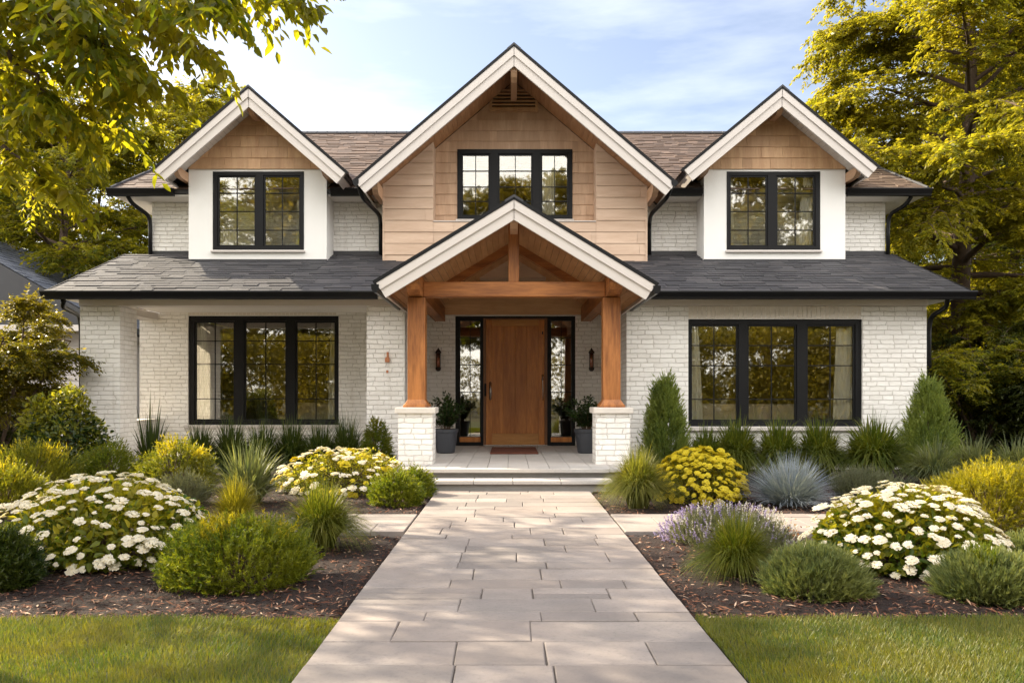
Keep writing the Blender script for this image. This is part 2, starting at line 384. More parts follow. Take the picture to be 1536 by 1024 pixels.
# frieze, porch beam and ceilings
MB().box(X0-.01, LB1+.01, DW-.03, DW+.32, 2.937, 3.05).build('frieze', 'white_trim', house, bevel=.006)
MB().box(X0-.01, X0+.35, DW+.32, DB, 2.90, 3.05).build('frieze', 'white_trim', house, bevel=.006)
MB().box(RW0-.01, X1+.01, DW-.03, DW+.02, 2.937, 3.05).build('frieze', 'white_trim', house, bevel=.006)
MB().box(X0+.36, LB0-.01, DW+.33, DB-.01, 3.06, 3.10).build('porch_ceiling', 'soffit_paint', house)
MB().box(-7.74, LB0-.01, DW+.05, DB-.01, .0, .22).build('porch_floor', 'step_stone', house)
# soldier courses over the two big ground floor windows
def soldier(x0, x1, z0, z1, y):
    m = MB(); x = x0
    while x < x1-.05:
        m.box(x+.004, min(x+.078, x1), y-.004-rng.random()*.003, y+.02, z0, z1+rng.uniform(-.006, .004)); x += .082
    m.build('soldier_course', 'siding_lintel', house, bevel=.003)
m_plain('gap_shade_black', (.012, .009, .007), .9)
m_plain('siding_lintel', (.66, .60, .525), .8, .10, 8, bump=.4, bscale=70)
soldier(rw[0]+.0, rw[1], rw[3]+.01, rw[3]+.235, DW)
soldier(lw[0], lw[1], lw[3]+.01, lw[3]+.19, DB)
# windows of the ground floor
gl = [(pxX(a, DB), pxX(b, DB)) for a, b in ((290, 351), (364.6, 429), (442, 503))]
window(DB+.05, *lw, gl, (pzZ(631, DB), pzZ(481, DB)), [pzZ(511, DB), pzZ(546, DB), pzZ(598, DB)], (lw[0]-.06, lw[1]+.06, .07, .12))
gr = [(pxX(a, DW), pxX(b, DW)) for a, b in ((1036.5, 1109), (1122, 1197), (1211, 1285))]
window(DW+.05, *rw, gr, (pzZ(632, DW), pzZ(486, DW)), [pzZ(517.7, DW), pzZ(548, DW), pzZ(598.7, DW)], (rw[0]-.05, rw[1]+.09, .075, .12))

# ---- upper storey
UX0, UX1 = pxX(228, DB), 7.88
CX0, CX1 = pxX(575, DD), pxX(970, DD)           # central gable front
MB().box(UX0, CX0+.1, DB, DB+.25, 4.0, 5.37).build('brick_wall', 'white_brick', house)
MB().box(CX1-.1, UX1, DB, DB+.25, 4.0, 5.37).build('brick_wall', 'white_brick', house)
MB().box(UX0, UX0+.28, DB+.25, 26.2, 3.6, 5.37).build('brick_wall', 'white_brick', house)
# thin lead flashing where the low roof meets the upper walls
zl = lambda D: 3.14+.38*(D-14.5)
for a, b in ((UX0-.02, pxX(283, DD)), (pxX(499, DB)-.02, CX0+.02), (CX1-.02, pxX(1045, DB)), (pxX(1268, DD)-.02, UX1+.02)):
    MB().box(a, b, DB-.02, DB-.004, zl(DB)-.02, zl(DB)+.07).build('flashing', 'flashing', house)

# ---- gable roofs
def norm2(x, z): l = math.hypot(x, z); return x/l, z/l
def shingles(m, O, U, V, wd, ln, course=.17, tab=(.16, .42), thick=.019, r=rng, skip=None):
    O, U, V = Vector(O), Vector(U).normalized(), Vector(V).normalized(); Nn = U.cross(V)
    n = int(ln/course)+1
    for j in range(n):
        v0 = j*course; v1 = min(v0+course*1.3, ln+.03); u = -r.uniform(0, .3)
        while u < wd:
            wt = r.uniform(*tab); a, b = max(u, 0), min(u+wt-.004, wd); u += wt
            if b-a < .01 or (skip and skip((O+U*a+V*v0), (O+U*b+V*v1))): continue
            t = thick*r.uniform(.6, 1.6); dv = r.uniform(-.014, .014); lift = .006
            p = [O+U*a+V*(v0+dv)+Nn*t, O+U*b+V*(v0+dv)+Nn*t, O+U*b+V*v1+Nn*lift, O+U*a+V*v1+Nn*lift, O+U*a+V*(v0+dv), O+U*b+V*(v0+dv)]
            m.add(p, [(0, 1, 2, 3), (4, 5, 1, 0), (4, 0, 3), (5, 2, 1)])
    return m

def gable(px, zp, hl, hr, tan, y0, y1, th, fh, sof_mat, shingle='shingle_high_sunlit', name='gable_roof', clip_back=None, fdep=.05):
    """roof of two slopes with its ridge along y; th slab thickness, fh fascia height, both square to the slope"""
    co = 1/math.hypot(1, tan); si = tan*co
    roof = MB()
    tv, fv = th/co, fh/co
    root = None
    for sgn, hw in ((-1, hl), (1, hr)):
        tip = (px+sgn*hw, zp-hw*tan)
        inn = (tip[0]-sgn*si*th, tip[1]-co*th)
        poly = [(px, zp), tip, inn, (px, zp-tv)]
        if sgn > 0: poly = poly[::-1]
        slab = MB().prism(poly, y0+fdep, y1).build(name, 'flashing', house)
        root = slab
        m = MB()
        ln = hw/co
        # eave line runs along y; the slope climbs towards the ridge
        O = (tip[0], y0-.02, tip[1]) if sgn > 0 else (tip[0], y1, tip[1])
        shingles(m, (O[0]+sgn*co*.03, O[1], O[2]-si*.03), (0, 1, 0) if sgn > 0 else (0, -1, 0), (-sgn*co, 0, si), y1-y0+.02, ln+.03, thick=.016)
        m.build('shingles', shingle, slab)
        # dark drip edge above the white boards
        def strip(d0, d1, ya, yb, ext, mat, nm, bev=.005):
            a = (px, zp-d0/co); b = (tip[0]-sgn*si*d0+sgn*co*ext, tip[1]-co*d0-si*ext); c = (tip[0]-sgn*si*d1+sgn*co*ext, tip[1]-co*d1-si*ext); d = (px, zp-d1/co)
            q = [a, b, c, d]
            if sgn > 0: q = q[::-1]
            return MB().prism(q, ya, yb).build(nm, mat, slab, bevel=bev)
        strip(-.034, .012, y0-.035, y0+fdep, .035, 'black_metal', 'drip_edge')
        strip(.014, .014+fh*.42, y0-.028, y0+fdep-.002, .0, 'white_trim', 'rake_trim')
        strip(.016, fh, y0, y0+fdep-.001, -.004, 'white_trim', 'fascia')
        # eave board along the low edge
        ea = [(tip[0]-sgn*si*.02, tip[1]-co*.02), (tip[0]-sgn*si*(fh-.02), tip[1]-co*(fh-.02))]
        eb = [(x+sgn*(-co*.025), z+si*.025) for x, z in ea]
        MB().prism([ea[0], ea[1], eb[1], eb[0]][::(-1 if sgn > 0 else 1)], y0+fdep, y1-.3).build('eave_board', 'white_trim', slab)
        # planked soffit
        m = MB(); k = 0; pl = .115; off = th+.004
        s0 = .03
        while s0 < ln-.03:
            s1 = min(s0+pl-.005, ln-.01)
            a = (px+sgn*s0*co-sgn*si*off, zp-s0*si-co*off); b = (px+sgn*s1*co-sgn*si*off, zp-s1*si-co*off)
            if sgn*(a[0]-px) > -.0:
                q = [a, b, (b[0]-sgn*si*.014, b[1]-co*.014), (a[0]-sgn*si*.014, a[1]-co*.014)]
                m.prism(q, y0+fdep+.002, clip_back or y0+1.6)
            s0 += pl
        m.build('soffit', sof_mat, slab)
    # ridge cap
    m = MB(); y = y0-.04
    while y < y1-.1:
        c = [(px, zp+.05), (px-.13, zp+.05-.13*tan), (px-.13, zp+.028-.13*tan), (px, zp+.022), (px+.13, zp+.028-.13*tan), (px+.13, zp+.05-.13*tan)]
        m.prism(c, y, y+.245); y += .25
    m.build('ridge_cap', 'flashing', root, bevel=.006)
    return tan, co, si

def bracket(x, z, y0, y1, w_, h, mat='pale_wood'):   # shaped rafter tail, long in y
    poly = [(y0, z), (y1, z), (y1, z-h), (y0+.16, z-h), (y0+.05, z-h*.72), (y0, z-h*.40)]
    MB().prism_x(poly, x-w_/2, x+w_/2).build('bracket', mat, house, bevel=.006)

def shake_wall(name, mat, x0, x1, z0, z1, y, course, clips=(), ops=(), wid=(.14, .36), back=.10, zs=None, jit=.003):
    m = MB().wall(x0, x1, z0, z1, y, back, ops)
    z = z0
    while z < z1-.01:
        zt = min(z+course, z1); x = x0
        while x < x1-.001:
            xe = x+rng.uniform(*wid)
            if x1-xe < .08: xe = x1
            cells = [(x+.0025, min(xe, x1)-.0025, z, zt)]
            for o in ops:
                nc = []
                for a, b, c, d in cells:
                    if b <= o[0] or a >= o[1] or d <= o[2] or c >= o[3]: nc.append((a, b, c, d)); continue
                    if a < o[0]: nc.append((a, o[0], c, d))
                    if b > o[1]: nc.append((o[1], b, c, d))
                    aa, bb = max(a, o[0]), min(b, o[1])
                    if c < o[2]: nc.append((aa, bb, c, o[2]))
                    if d > o[3]: nc.append((aa, bb, o[3], d))
                cells = nc
            j = rng.uniform(0, jit*1.6); dz = rng.uniform(0, jit*1.2)
            for a, b, c, d in cells:
                f = lambda zz: y-.020-j+.016*(zz-z)/course
                zz = c-(dz if c == z else 0)
                m.add([(a, f(zz), zz), (b, f(zz), zz), (b, f(d), d), (a, f(d), d), (a, y, zz), (b, y, zz), (a, y, d), (b, y, d)],
                      [(0, 1, 2, 3), (4, 5, 1, 0), (4, 0, 3, 6), (1, 5, 7, 2), (3, 2, 7, 6)])
            x = xe
        z = zt
    return m.build(name, mat, house, clips=clips)

def gclips(px, zp, tan, off):       # the two planes under a gable roof
    co = 1/math.hypot(1, tan); si = tan*co; p = (px, 0, zp-off/co)
    return [(p, (-si, 0, co)), (p, (si, 0, co))]

# side dormers
def dormer(pxc, peak_y, xl, xr, hl, hr, tan, cheek):
    y0 = 16.2; px = pxX(pxc, y0); zp = pzZ(peak_y, y0)
    a, b = pxX(xl, DD), pxX(xr, DD); zs = pzZ(254, DD)
    th, fh = .10, .27
    return px, zp, a, b, zs, th, fh, y0
for (pxc, xl, xr, hl, hr, tan, fr, glass) in (
        (373, 283, 490, 1.83, 1.89, .87, (319.5, 456), ((326, 384), (395, 451))),
        (1173, 1056, 1268, 1.91, 1.85, .83, (1090, 1230), ((1094, 1151.5), (1164, 1223)))):
    px, zp, a, b, zs, th, fh, y0 = dormer(pxc, 132, xl, xr, hl, hr, tan, 0)
    gable(px, zp, hl, hr, tan, y0, 21.0, th, fh, 'soffit_paint', clip_back=DD-.006)
    wn = rect(fr[0], fr[1], 257.5, 375.5, DD)
    cl = gclips(px, zp, tan, th+.022)
    MB().wall(a, b, 3.6, zs, DD, .22, [wn]).build('stucco_wall', 'stucco', house, clips=cl)
    MB().box(a, a+.2, DD+.22, 19.4, 3.6, zs-.02).build('stucco_wall', 'stucco', house, clips=cl)
    MB().box(b-.2, b, DD+.22, 19.4, 3.6, zs-.02).build('stucco_wall', 'stucco', house, clips=cl)
    MB().box(a-.01, b+.01, DD-.006, DD-.001, zl(DD)-.03, zl(DD)+.045).build('flashing', 'flashing', house)
    shake_wall('shake_gable', 'siding_gable', a, b, zs+.002, zp, DD-.012, .222, clips=cl, wid=(.16, .5))
    g = [(pxX(u, DD), pxX(v, DD)) for u, v in glass]
    zz = [pzZ(y, DD) for y in (289.5, 317, 345)]
    window(DD-.012, *wn, g, (pzZ(370, DD), pzZ(263, DD)), zz, (wn[0]-.03, wn[1]+.03, .045, .06))
    bracket(px, zp-.30, y0+.06, DD, .11, .15)
    for s_, hh in ((-1, hl), (1, hr)):
        xx = (a-.055) if s_ < 0 else (b+.055)
        bracket(xx, zp-abs(xx-px)*tan-.215, y0+.10, DD+.25, .10, .17)

# central gable
cp, czp, ctan = pxX(771, 16.0), pzZ(69, 16.0), .852
gable(cp, czp, 3.05, 3.10, ctan, 16.0, 22.2, .13, .285, 'plank_soffit', clip_back=17.292)
ccl = gclips(cp, czp, ctan, .155)
RX0, RX1 = pxX(650, DD), pxX(894, DD); RY = 17.32; zrec = pzZ(333, DD)
cw = rect(686, 858.5, 224.5, 329.5, RY)
shake_wall('shingle_siding', 'siding_tan', CX0, RX0, 3.7, 7.2, DD, .232, clips=ccl, wid=(.8, 1.6), back=.5)
shake_wall('shingle_siding', 'siding_tan', RX1, CX1, 3.7, 7.2, DD, .232, clips=ccl, wid=(.8, 1.6), back=.5)
shake_wall('shingle_siding', 'siding_tan', RX0+.001, RX1-.001, 3.7, zrec, DD+.001, .232, wid=(.3, .8), back=.49)
MB().box(RX0+.001, RX1-.001, DD-.03, RY, zrec+.001, zrec+.022).build('ledge', 'white_trim', house, bevel=.005)
m_wood('siding_tan_warm', (.48, .305, .19), (.62, .42, .28), 'z', .65, 5, .42)
shake_wall('shingle_siding', 'siding_tan_warm', RX0, RX1, zrec+.022, czp, RY, .219, clips=ccl, ops=[cw], wid=(.12, .42))
for a, b in ((CX0, CX0+.15), (CX1-.15, CX1)):   # side walls of the central gable
    MB().box(a+.001, b-.001, DD+.5, 20.5, 3.6, 6.2).build('shingle_siding', 'siding_tan', house, clips=ccl)
MB().box(CX0-.012, CX0+.03, DD-.028, DD+.02, 4.0, 5.68).build('corner_board', 'siding_tan', house)
MB().box(CX1-.03, CX1+.012, DD-.028, DD+.02, 4.0, 5.68).build('corner_board', 'siding_tan', house)
window(RY-.03, *cw, [(pxX(a, RY), pxX(b, RY)) for a, b in ((692, 735), (747, 799), (811, 853))], (pzZ(325, RY), pzZ(231, RY)), [pzZ(y, RY) for y in (256.6, 280.5, 302)], (cw[0]-.03, cw[1]+.03, .03, .05))
bracket(cp, czp-.36, 16.08, RY, .12, .26)
bracket(CX0-.06, czp-(cp-CX0+.06)*ctan-.245, 16.12, DD+.3, .11, .24)
bracket(CX1+.06, czp-(CX1+.06-cp)*ctan-.245, 16.12, DD+.3, .11, .24)
# louvred vent
vx0, vx1, vz0, vz1 = pxX(738, RY), pxX(803, RY), pzZ(165.5, RY), pzZ(139, RY)
vent = MB().wall(vx0-.05, vx1+.05, vz0-.05, vz1+.04, RY-.085, .09, [(vx0, vx1, vz0, vz1)]).build('louvre_vent', 'siding_gable', house, bevel=.004, clips=ccl)
MB().box(vx0+.002, vx1-.002, RY-.034, RY-.026, vz0+.002, vz1-.002).build('louvre_gap_shade', 'gap_shade_black', vent)  # black sheet standing in for the shade between the slats
m = MB(); nl = 5
for k in range(nl):
    z = vz0+(vz1-vz0)*k/nl; h = (vz1-vz0)/nl
    m.add([(vx0, RY-.078, z), (vx1, RY-.078, z), (vx1, RY-.036, z+h*.45), (vx0, RY-.036, z+h*.45), (vx0, RY-.078, z+.032), (vx1, RY-.078, z+.032), (vx1, RY-.036, z+h*.45+.032), (vx0, RY-.036, z+h*.45+.032)],
          [(0, 1, 5, 4), (4, 5, 6, 7), (0, 3, 2, 1)])
m.build('louvre', 'siding_gable', vent)

# ---- the main roof
EZ, ED, RZ, RD = 5.51, 16.9, 8.23, 22.0
su = (RZ-EZ)/(RD-ED); l_ = math.hypot(RZ-EZ, RD-ED); V = (0, (RD-ED)/l_, (RZ-EZ)/l_); Nn = Vector((0, -V[2], V[1]))
ex0, ex1, rx0, rx1 = pxX(166, ED), pxX(1392, ED), -7.1, 7.45
deck = MB()
NY = 18.0; nz_ = EZ+su*(NY-ED); nf = (NY-ED)/(RD-ED); nx0, nx1 = ex0+(rx0-ex0)*nf, ex1+(rx1-ex1)*nf
# the front eave is open between the side walls of the central gable
deck.add([(nx0, NY, nz_), (nx1, NY, nz_), (rx1, RD, RZ), (rx0, RD, RZ), (ex0, 27.1, EZ), (ex1, 27.1, EZ), (nx0, NY, nz_-.12), (nx1, NY, nz_-.12)], [(0, 1, 2, 3), (3, 2, 5, 4), (0, 3, 4), (1, 5, 2), (6, 7, 1, 0)])
for a, b, c, d in ((ex0, CX0+.1, nx0, CX0+.1), (CX1-.1, ex1, CX1-.1, nx1)):
    deck.add([(a, ED, EZ), (b, ED, EZ), (d, NY, nz_), (c, NY, nz_), (a, ED, EZ-.10), (b, ED, EZ-.10), (d, NY, nz_-.1), (c, NY, nz_-.1)], [(0, 1, 2, 3), (4, 5, 1, 0), (5, 6, 2, 1), (7, 4, 0, 3), (7, 6, 5, 4)])
main = deck.build('main_roof', 'flashing', house)
m = MB(); shingles(m, (ex0-.03, ED-.03, EZ-.016), (1, 0, 0), V, ex1-ex0+.06, l_+.05, skip=lambda p, q: q.x > CX0+.08 and p.x < CX1-.08 and p.y < NY)
cl = [((ex0-.02, ED, EZ), Vector((0, 0, 1)).cross(Vector((rx0-ex0, RD-ED, 0))).normalized()), ((ex1+.02, ED, EZ), -Vector((0, 0, 1)).cross(Vector((rx1-ex1, RD-ED, 0))).normalized())]
m.build('shingles', 'shingle_high_sunlit', main, clips=cl)
for ea, rr, s_ in ((ex0, rx0, -1), (ex1, rx1, 1)):
    # small hip ends: shingle courses that follow the slope of the end face
    A, B, Pk = Vector((ea, ED, EZ)), Vector((ea, 27.1, EZ)), Vector((rr, RD, RZ))
    mid = Vector((ea, RD, EZ)); Vv = (Pk-mid).normalized(); ln = (Pk-mid).length
    m = MB()
    if s_ > 0: shingles(m, A, (0, 1, 0), Vv, 10.2, ln)
    else: shingles(m, B, (0, -1, 0), Vv, 10.2, ln)
    n1 = (Pk-A).cross(Vector((0, 0, 1))); n2 = (B-Pk).cross(Vector((0, 0, 1)))
    if n1.y > 0: n1 = -n1
    if n2.y < 0: n2 = -n2
    m.build('shingles', 'shingle_low_shaded', main, clips=[(A, n1), (B, n2)])
    MB().tube([A+Vector((0, 0, .02)), Pk+Vector((0, 0, .02))], .035, 6).build('hip_cap', 'flashing', main)
m = MB(); x = rx0-.05
while x < rx1:
    m.prism_x([(RD, RZ+.06), (RD-.15, RZ+.06-.15*su), (RD-.15, RZ+.03-.15*su), (RD, RZ+.03), (RD+.15, RZ+.03-.15*su), (RD+.15, RZ+.06-.15*su)], x, x+.255); x += .26
m.build('ridge_cap', 'flashing', main, bevel=.006)
MB().box(ex0+.03, CX0+.05, ED+.03, DB, EZ-.135, EZ-.11).build('soffit', 'soffit_paint', house)
MB().box(CX1-.05, ex1-.03, ED+.03, DB, EZ-.135, EZ-.11).build('soffit', 'soffit_paint', house)
MB().box(ex0+.03, UX0-.002, DB, 26.9, EZ-.135, EZ-.11).build('soffit', 'soffit_paint', house)
MB().box(UX1+.002, ex1-.03, DB, 26.9, EZ-.135, EZ-.11).build('soffit', 'soffit_paint', house)

# ---- the low roof over the wings, cut along the valleys of the porch roof
pp, pzp, ptan, py0 = pxX(771, 12.4), pzZ(298, 12.4), .605, 12.4
LE, LT = 14.5, 17.5
lx0, lx1 = pxX(70, LE), pxX(1456, LE)
ll = math.hypot(3, 1.14); V = (0, 3/ll, 1.14/ll)
for s_ in (-1, 1):
    ea = lx0 if s_ < 0 else lx1
    inner0 = pp+s_*(pzp-zl(LE))/ptan+s_*-.05; inner1 = pp+s_*.35
    q = [(ea, LE), (inner0, LE), (pp+s_*.55, 16.6), (pp+s_*.55, LT), (ea, LT)]
    n = len(q)
    top = [(x, y, zl(y)) for x, y in q]; bot = [(x, y, zl(y)-.09) for x, y in q]
    fs = [tuple(range(n)), tuple(range(2*n-1, n-1, -1))]+[(i, (i+1) % n, n+(i+1) % n, n+i) for i in range(n)]
    low = MB().add(top+bot, fs).build('low_roof', 'flashing', house)
    m = MB(); xa, xb = min(ea, pp+s_*.35), max(ea, pp+s_*.35)
    shingles(m, (xa-.03, LE-.03, zl(LE)-.012), (1, 0, 0), V, xb-xa+.06, ll, course=.19, tab=(.18, .5), thick=.018)
    si_, co_ = ptan/math.hypot(1, ptan), 1/math.hypot(1, ptan)
    pc = [((pp, 0, pzp-.04), (-s_*si_*1, 0, -co_))]
    m.build('shingles', 'shingle_low_shaded', low, clips=[((pp, 0, pzp-.06), (-s_*si_, 0, -co_))])
    if s_ < 0: shaded = (lx0, inner0)
    # rake edge board
    MB().prism_x([(LE-.01, zl(LE)+.02), (LT, zl(LT)+.02), (LT, zl(LT)-.13), (LE-.01, zl(LE)-.13)], ea-.02 if s_ < 0 else ea-.005, ea+.005 if s_ < 0 else ea+.02).build('rake_board', 'black_metal', low)
    MB().box(min(ea+s_*-.03, (LB1 if s_ < 0 else RW0)), max(ea+s_*-.03, (LB1 if s_ < 0 else RW0)), LE+.02, DW-.03, 3.052, 3.07).build('soffit', 'soffit_paint', house)
    xs = (ea, X0-.01) if s_ < 0 else (X1+.01, ea)
    MB().box(xs[0]+.02, xs[1]-.02, DW-.03, LT+.3, 3.052, 3.07).build('soffit', 'soffit_paint', house)

def gutter(x0, x1, y, zt, h=.125, d=.12):       # ogee gutter on the eave, front at y-d
    prof = [(y, zt), (y-d, zt), (y-d-.012, zt-.02), (y-d, zt-.045), (y-d+.035, zt-h*.72), (y-d+.045, zt-h), (y, zt-h)]
    MB().prism_x(prof, x0, x1).build('gutter', 'black_gutter', house, bevel=.005)
gutter(lx0-.06, pxX(567, LE)-.0, LE+.01, zl(LE)+.0, .145); gutter(pxX(976, LE), lx1+.06, LE+.01, zl(LE), .145)
gutter(ex0-.04, pxX(262, ED)-.0, ED+.01, EZ, .155); gutter(pxX(497, ED), pxX(556, ED), ED+.01, EZ, .155)
gutter(pxX(992, ED), pxX(1052, ED), ED+.01, EZ, .155); gutter(pxX(1270, ED), ex1+.04, ED+.01, EZ, .155)

def downspout(pts, r=.042):
    P = [Vector(p) for p in pts]; out = [P[0]]
    for i in range(1, len(P)-1):                # round the bends
        a, b, c = P[i-1], P[i], P[i+1]; d = min(.14, (a-b).length*.45, (c-b).length*.45)
        p0 = b+(a-b).normalized()*d; p1 = b+(c-b).normalized()*d
        for k in range(5): t = k/4; out.append(p0*(1-t)**2+b*2*t*(1-t)+p1*t*t)
    out.append(P[-1])
    MB().tube(out, r, 10).build('downspout', 'black_gutter', house, smooth=True)
P = lambda x, y, D: (pxX(x, D), D, pzZ(y, D))
downspout([P(537, 275, 16.2), P(543, 296, 16.3), P(569, 322, 17.0), P(571, 336, 17.40), P(571, 384, 17.40)])
downspout([P(1008, 278, 16.2), P(1001, 296, 16.3), P(976, 322, 17.0), P(974, 336, 17.40), P(974, 384, 17.40)])
downspout([P(192, 295, 16.95), P(198, 305, 17.1), P(224, 324, 17.42), P(225.5, 340, 17.45), P(225.5, 384, 17.45)])
downspout([P(1367, 295, 16.95), P(1358, 308, 17.1), P(1334, 322, 17.42), P(1332, 340, 17.45), P(1332, 384, 17.45)])
downspout([P(95, 450, 14.6), P(94, 460, 14.7), P(119, 473, 15.5), P(121.5, 490, 15.8), P(123, 700, 15.8)])
downspout([P(1422, 446, 14.6), P(1420, 460, 14.7), P(1397, 474, 15.08), P(1393.5, 492, 15.12), P(1393.5, 690, 15.12)])
for x, y, D in ((534, 274, 15.99), (1011, 275, 15.99), (563, 432, 12.39), (985, 434, 12.39)):   # gutter ends of the gables seen head on
    s_ = -1 if x < 771 else 1; xx, zz = pxX(x, D), pzZ(y, D)
    MB().prism([(xx-.055, zz+.05), (xx+.055, zz+.05), (xx+.05, zz-.02), (xx+.02, zz-.065), (xx-.02, zz-.065), (xx-.05, zz-.02)], D-.03, D+4).build('gutter', 'black_gutter', house, bevel=.004)

# ---- porch: gable roof on timber posts
m_wood('plank_porch', (.50, .24, .095), (.68, .37, .165), 'y', .55, 5, .25)
gable(pp, pzp, 2.05, 2.10, ptan, py0, 17.3, .11, .262, 'plank_porch', shingle='shingle_low_shaded', clip_back=DB-.03)
PD = 12.86
for x0, x1 in ((597, 649), (891, 948)):
    a, b = pxX(x0, PD), pxX(x1, PD); cxp = (a+b)/2; w_ = .53
    pier = MB().box(cxp-w_/2, cxp+w_/2, PD, PD+w_, FZ-.02, pzZ(620, PD)).build('brick_pier', 'white_brick', house)
    MB().box(cxp-w_/2-.045, cxp+w_/2+.045, PD-.045, PD+w_+.045, pzZ(620, PD), pzZ(611, PD)).build('cap', 'cap_stone', pier, bevel=.012)
    zc = pzZ(611, PD); pw = .137; yc = PD+w_/2
    prof = [(.20, 0), (.20, .03), (.175, .06), (pw, .12), (pw, 1.72)]
    m = MB(); vs = []; fs = []
    for h, z in prof: vs += [(cxp-h, yc-h, zc+z), (cxp+h, yc-h, zc+z), (cxp+h, yc+h, zc+z), (cxp-h, yc+h, zc+z)]
    for j in range(len(prof)-1):
        for k in range(4): fs.append((j*4+k, j*4+(k+1) % 4, (j+1)*4+(k+1) % 4, (j+1)*4+k))
    fs.append((0, 3, 2, 1)); o = (len(prof)-1)*4; fs.append((o, o+1, o+2, o+3))
    m.add(vs, fs).build('post', 'beam_wood_z', house, bevel=.01)
    ztop = zc+1.72
    # plate beam running back to the wall, its shaped end sticking out under the rake
    poly = [(py0+.09, ztop+.29), (DB-.01, ztop+.29), (DB-.01, ztop+.01), (py0+.26, ztop+.01), (py0+.14, ztop+.06), (py0+.09, ztop+.15)]
    MB().prism_x(poly, cxp-.10, cxp+.10).build('plate_beam', 'beam_wood_y', house, bevel=.01)
    if x0 < 771: bl, zb = cxp+.10, ztop
    else: br = cxp-.10
yb = PD+.265
MB().box(bl+.002, br-.002, yb-.12, yb+.12, pzZ(446, yb), pzZ(424, yb)).build('tie_beam', 'beam_wood_x', house, bevel=.012)
MB().box(pp-.085, pp+.085, yb-.085, yb+.085, pzZ(424, yb)+.002, pzp-.20).build('king_post', 'beam_wood_z', house, bevel=.01)
bracket(pp, pzp-.17, py0+.06, py0+1.2, .12, .24)
for s_ in (-1, 1):                               # principal rafters behind the tie beam
    q = [(pp+s_*.10, pzp-.15), (pp+s_*1.55, pzp-.15-1.45*ptan), (pp+s_*1.55, pzp-.36-1.45*ptan), (pp+s_*.10, pzp-.36)]
    MB().prism(q[::s_], 15.0, 15.16).build('rafter', 'beam_wood_x', house, bevel=.008)
# entry wall boards above the door, up into the gable
shake_wall('entry_boards', 'siding_entry', LB1+.0, RW0-.0, pzZ(472, DB)+.002, 4.4, DB-.03, .21, clips=gclips(pp, pzp, ptan, .13), wid=(.9, 2.2), back=.1)

# ---- front door with sidelights
jz = dr[3]
fy = DB+.02
slg = [rect(690, 720, 481, 655, DB), rect(827, 857, 481, 655, DB)]
ob = rect(725, 821, 477, 668, DB)
df = MB().wall(dr[0], dr[1], FZ, jz, fy, .12, [(ob[0], ob[1], FZ-.1, ob[3])]+[(s[0], s[1], s[2], s[3]) for s in slg]).build('door_frame', 'black_metal', house, bevel=.006)
for s in slg:
    MB().box(s[0]+.002, s[1]-.002, fy+.05, fy+.057, s[2], s[3]).build('pane', 'window_glass', df)
    g = MB()
    zz = [pzZ(y, DB) for y in (506, 547, 588)]
    for z in zz: g.box(s[0], s[1], fy+.035, fy+.07, z-.009, z+.009)
    xm = (s[0]+s[1])/2; ee = [s[2]]+sorted(zz)+[s[3]]
    for lo_, hi_ in zip(ee, ee[1:]): g.box(xm-.007, xm+.007, fy+.036, fy+.069, lo_+.01, hi_-.01)
    g.build('glazing_grid', 'black_metal', df)
    MB().box(s[0]-.01, s[1]+.01, fy-.012, fy+.03, FZ+.075, s[2]-.005).build('kick_panel', 'door_wood', df, bevel=.006)
dl = rect(729, 817, 479, 667, DB)
MB().box(ob[0]+.001, dl[0]-.004, fy+.005, fy+.11, FZ+.02, ob[3]-.001).build('jamb', 'jamb_wood', df)
MB().box(dl[1]+.004, ob[1]-.001, fy+.005, fy+.11, FZ+.02, ob[3]-.001).build('jamb', 'jamb_wood', df)
MB().box(dl[0]-.003, dl[1]+.003, fy+.006, fy+.11, dl[3]+.003, ob[3]-.001).build('jamb', 'jamb_wood', df)
MB().box(ob[0], ob[1], fy-.06, fy+.12, FZ+.001, FZ+.02).build('threshold', 'steel', df, bevel=.004)
door = MB().box(dl[0], dl[1], fy+.045, fy+.085, FZ+.022, dl[3]).build('door', 'door_wood', house)
dz0, dz1 = FZ+.022, dl[3]
st = .125
MB().box(dl[0], dl[0]+st, fy+.022, fy+.0449, dz0, dz1).build('stile', 'door_wood', door, bevel=.004)
MB().box(dl[1]-st, dl[1], fy+.022, fy+.0449, dz0, dz1).build('stile', 'door_wood', door, bevel=.004)
m_wood('door_wood_x', (.38, .155, .032), (.58, .28, .078), 'x', .38, 6, .2)
MB().box(dl[0]+st+.001, dl[1]-st-.001, fy+.022, fy+.0449, dz0, dz0+.23).build('rail', 'door_wood_x', door, bevel=.004)
MB().box(dl[0]+st+.001, dl[1]-st-.001, fy+.022, fy+.0449, dz1-.13, dz1).build('rail', 'door_wood_x', door, bevel=.004)
m = MB(); npl = 4; xa, xb = dl[0]+st+.003, dl[1]-st-.003
for k in range(npl): m.box(xa+(xb-xa)*k/npl+.0015, xa+(xb-xa)*(k+1)/npl-.0015, fy+.034, fy+.0449, dz0+.232, dz1-.132)
m.build('panel', 'door_wood', door, bevel=.003)
hx = pxX(735.5, DB); z0, z1 = pzZ(600, DB), pzZ(572, DB)
m = MB().tube([(hx, fy-.035, z0), (hx, fy-.035, z1)], .014, 10)
for z in (z0+.06, z1-.06): m.tube([(hx, fy-.035, z), (hx, fy+.024, z)], .010, 8)
m.box(hx-.025, hx+.025, fy+.012, fy+.022, z0+.02, z1-.02)
m.build('handle', 'steel', door, smooth=True)
hx = pxX(814.5, DB); z0, z1 = pzZ(600, DB), pzZ(564, DB)
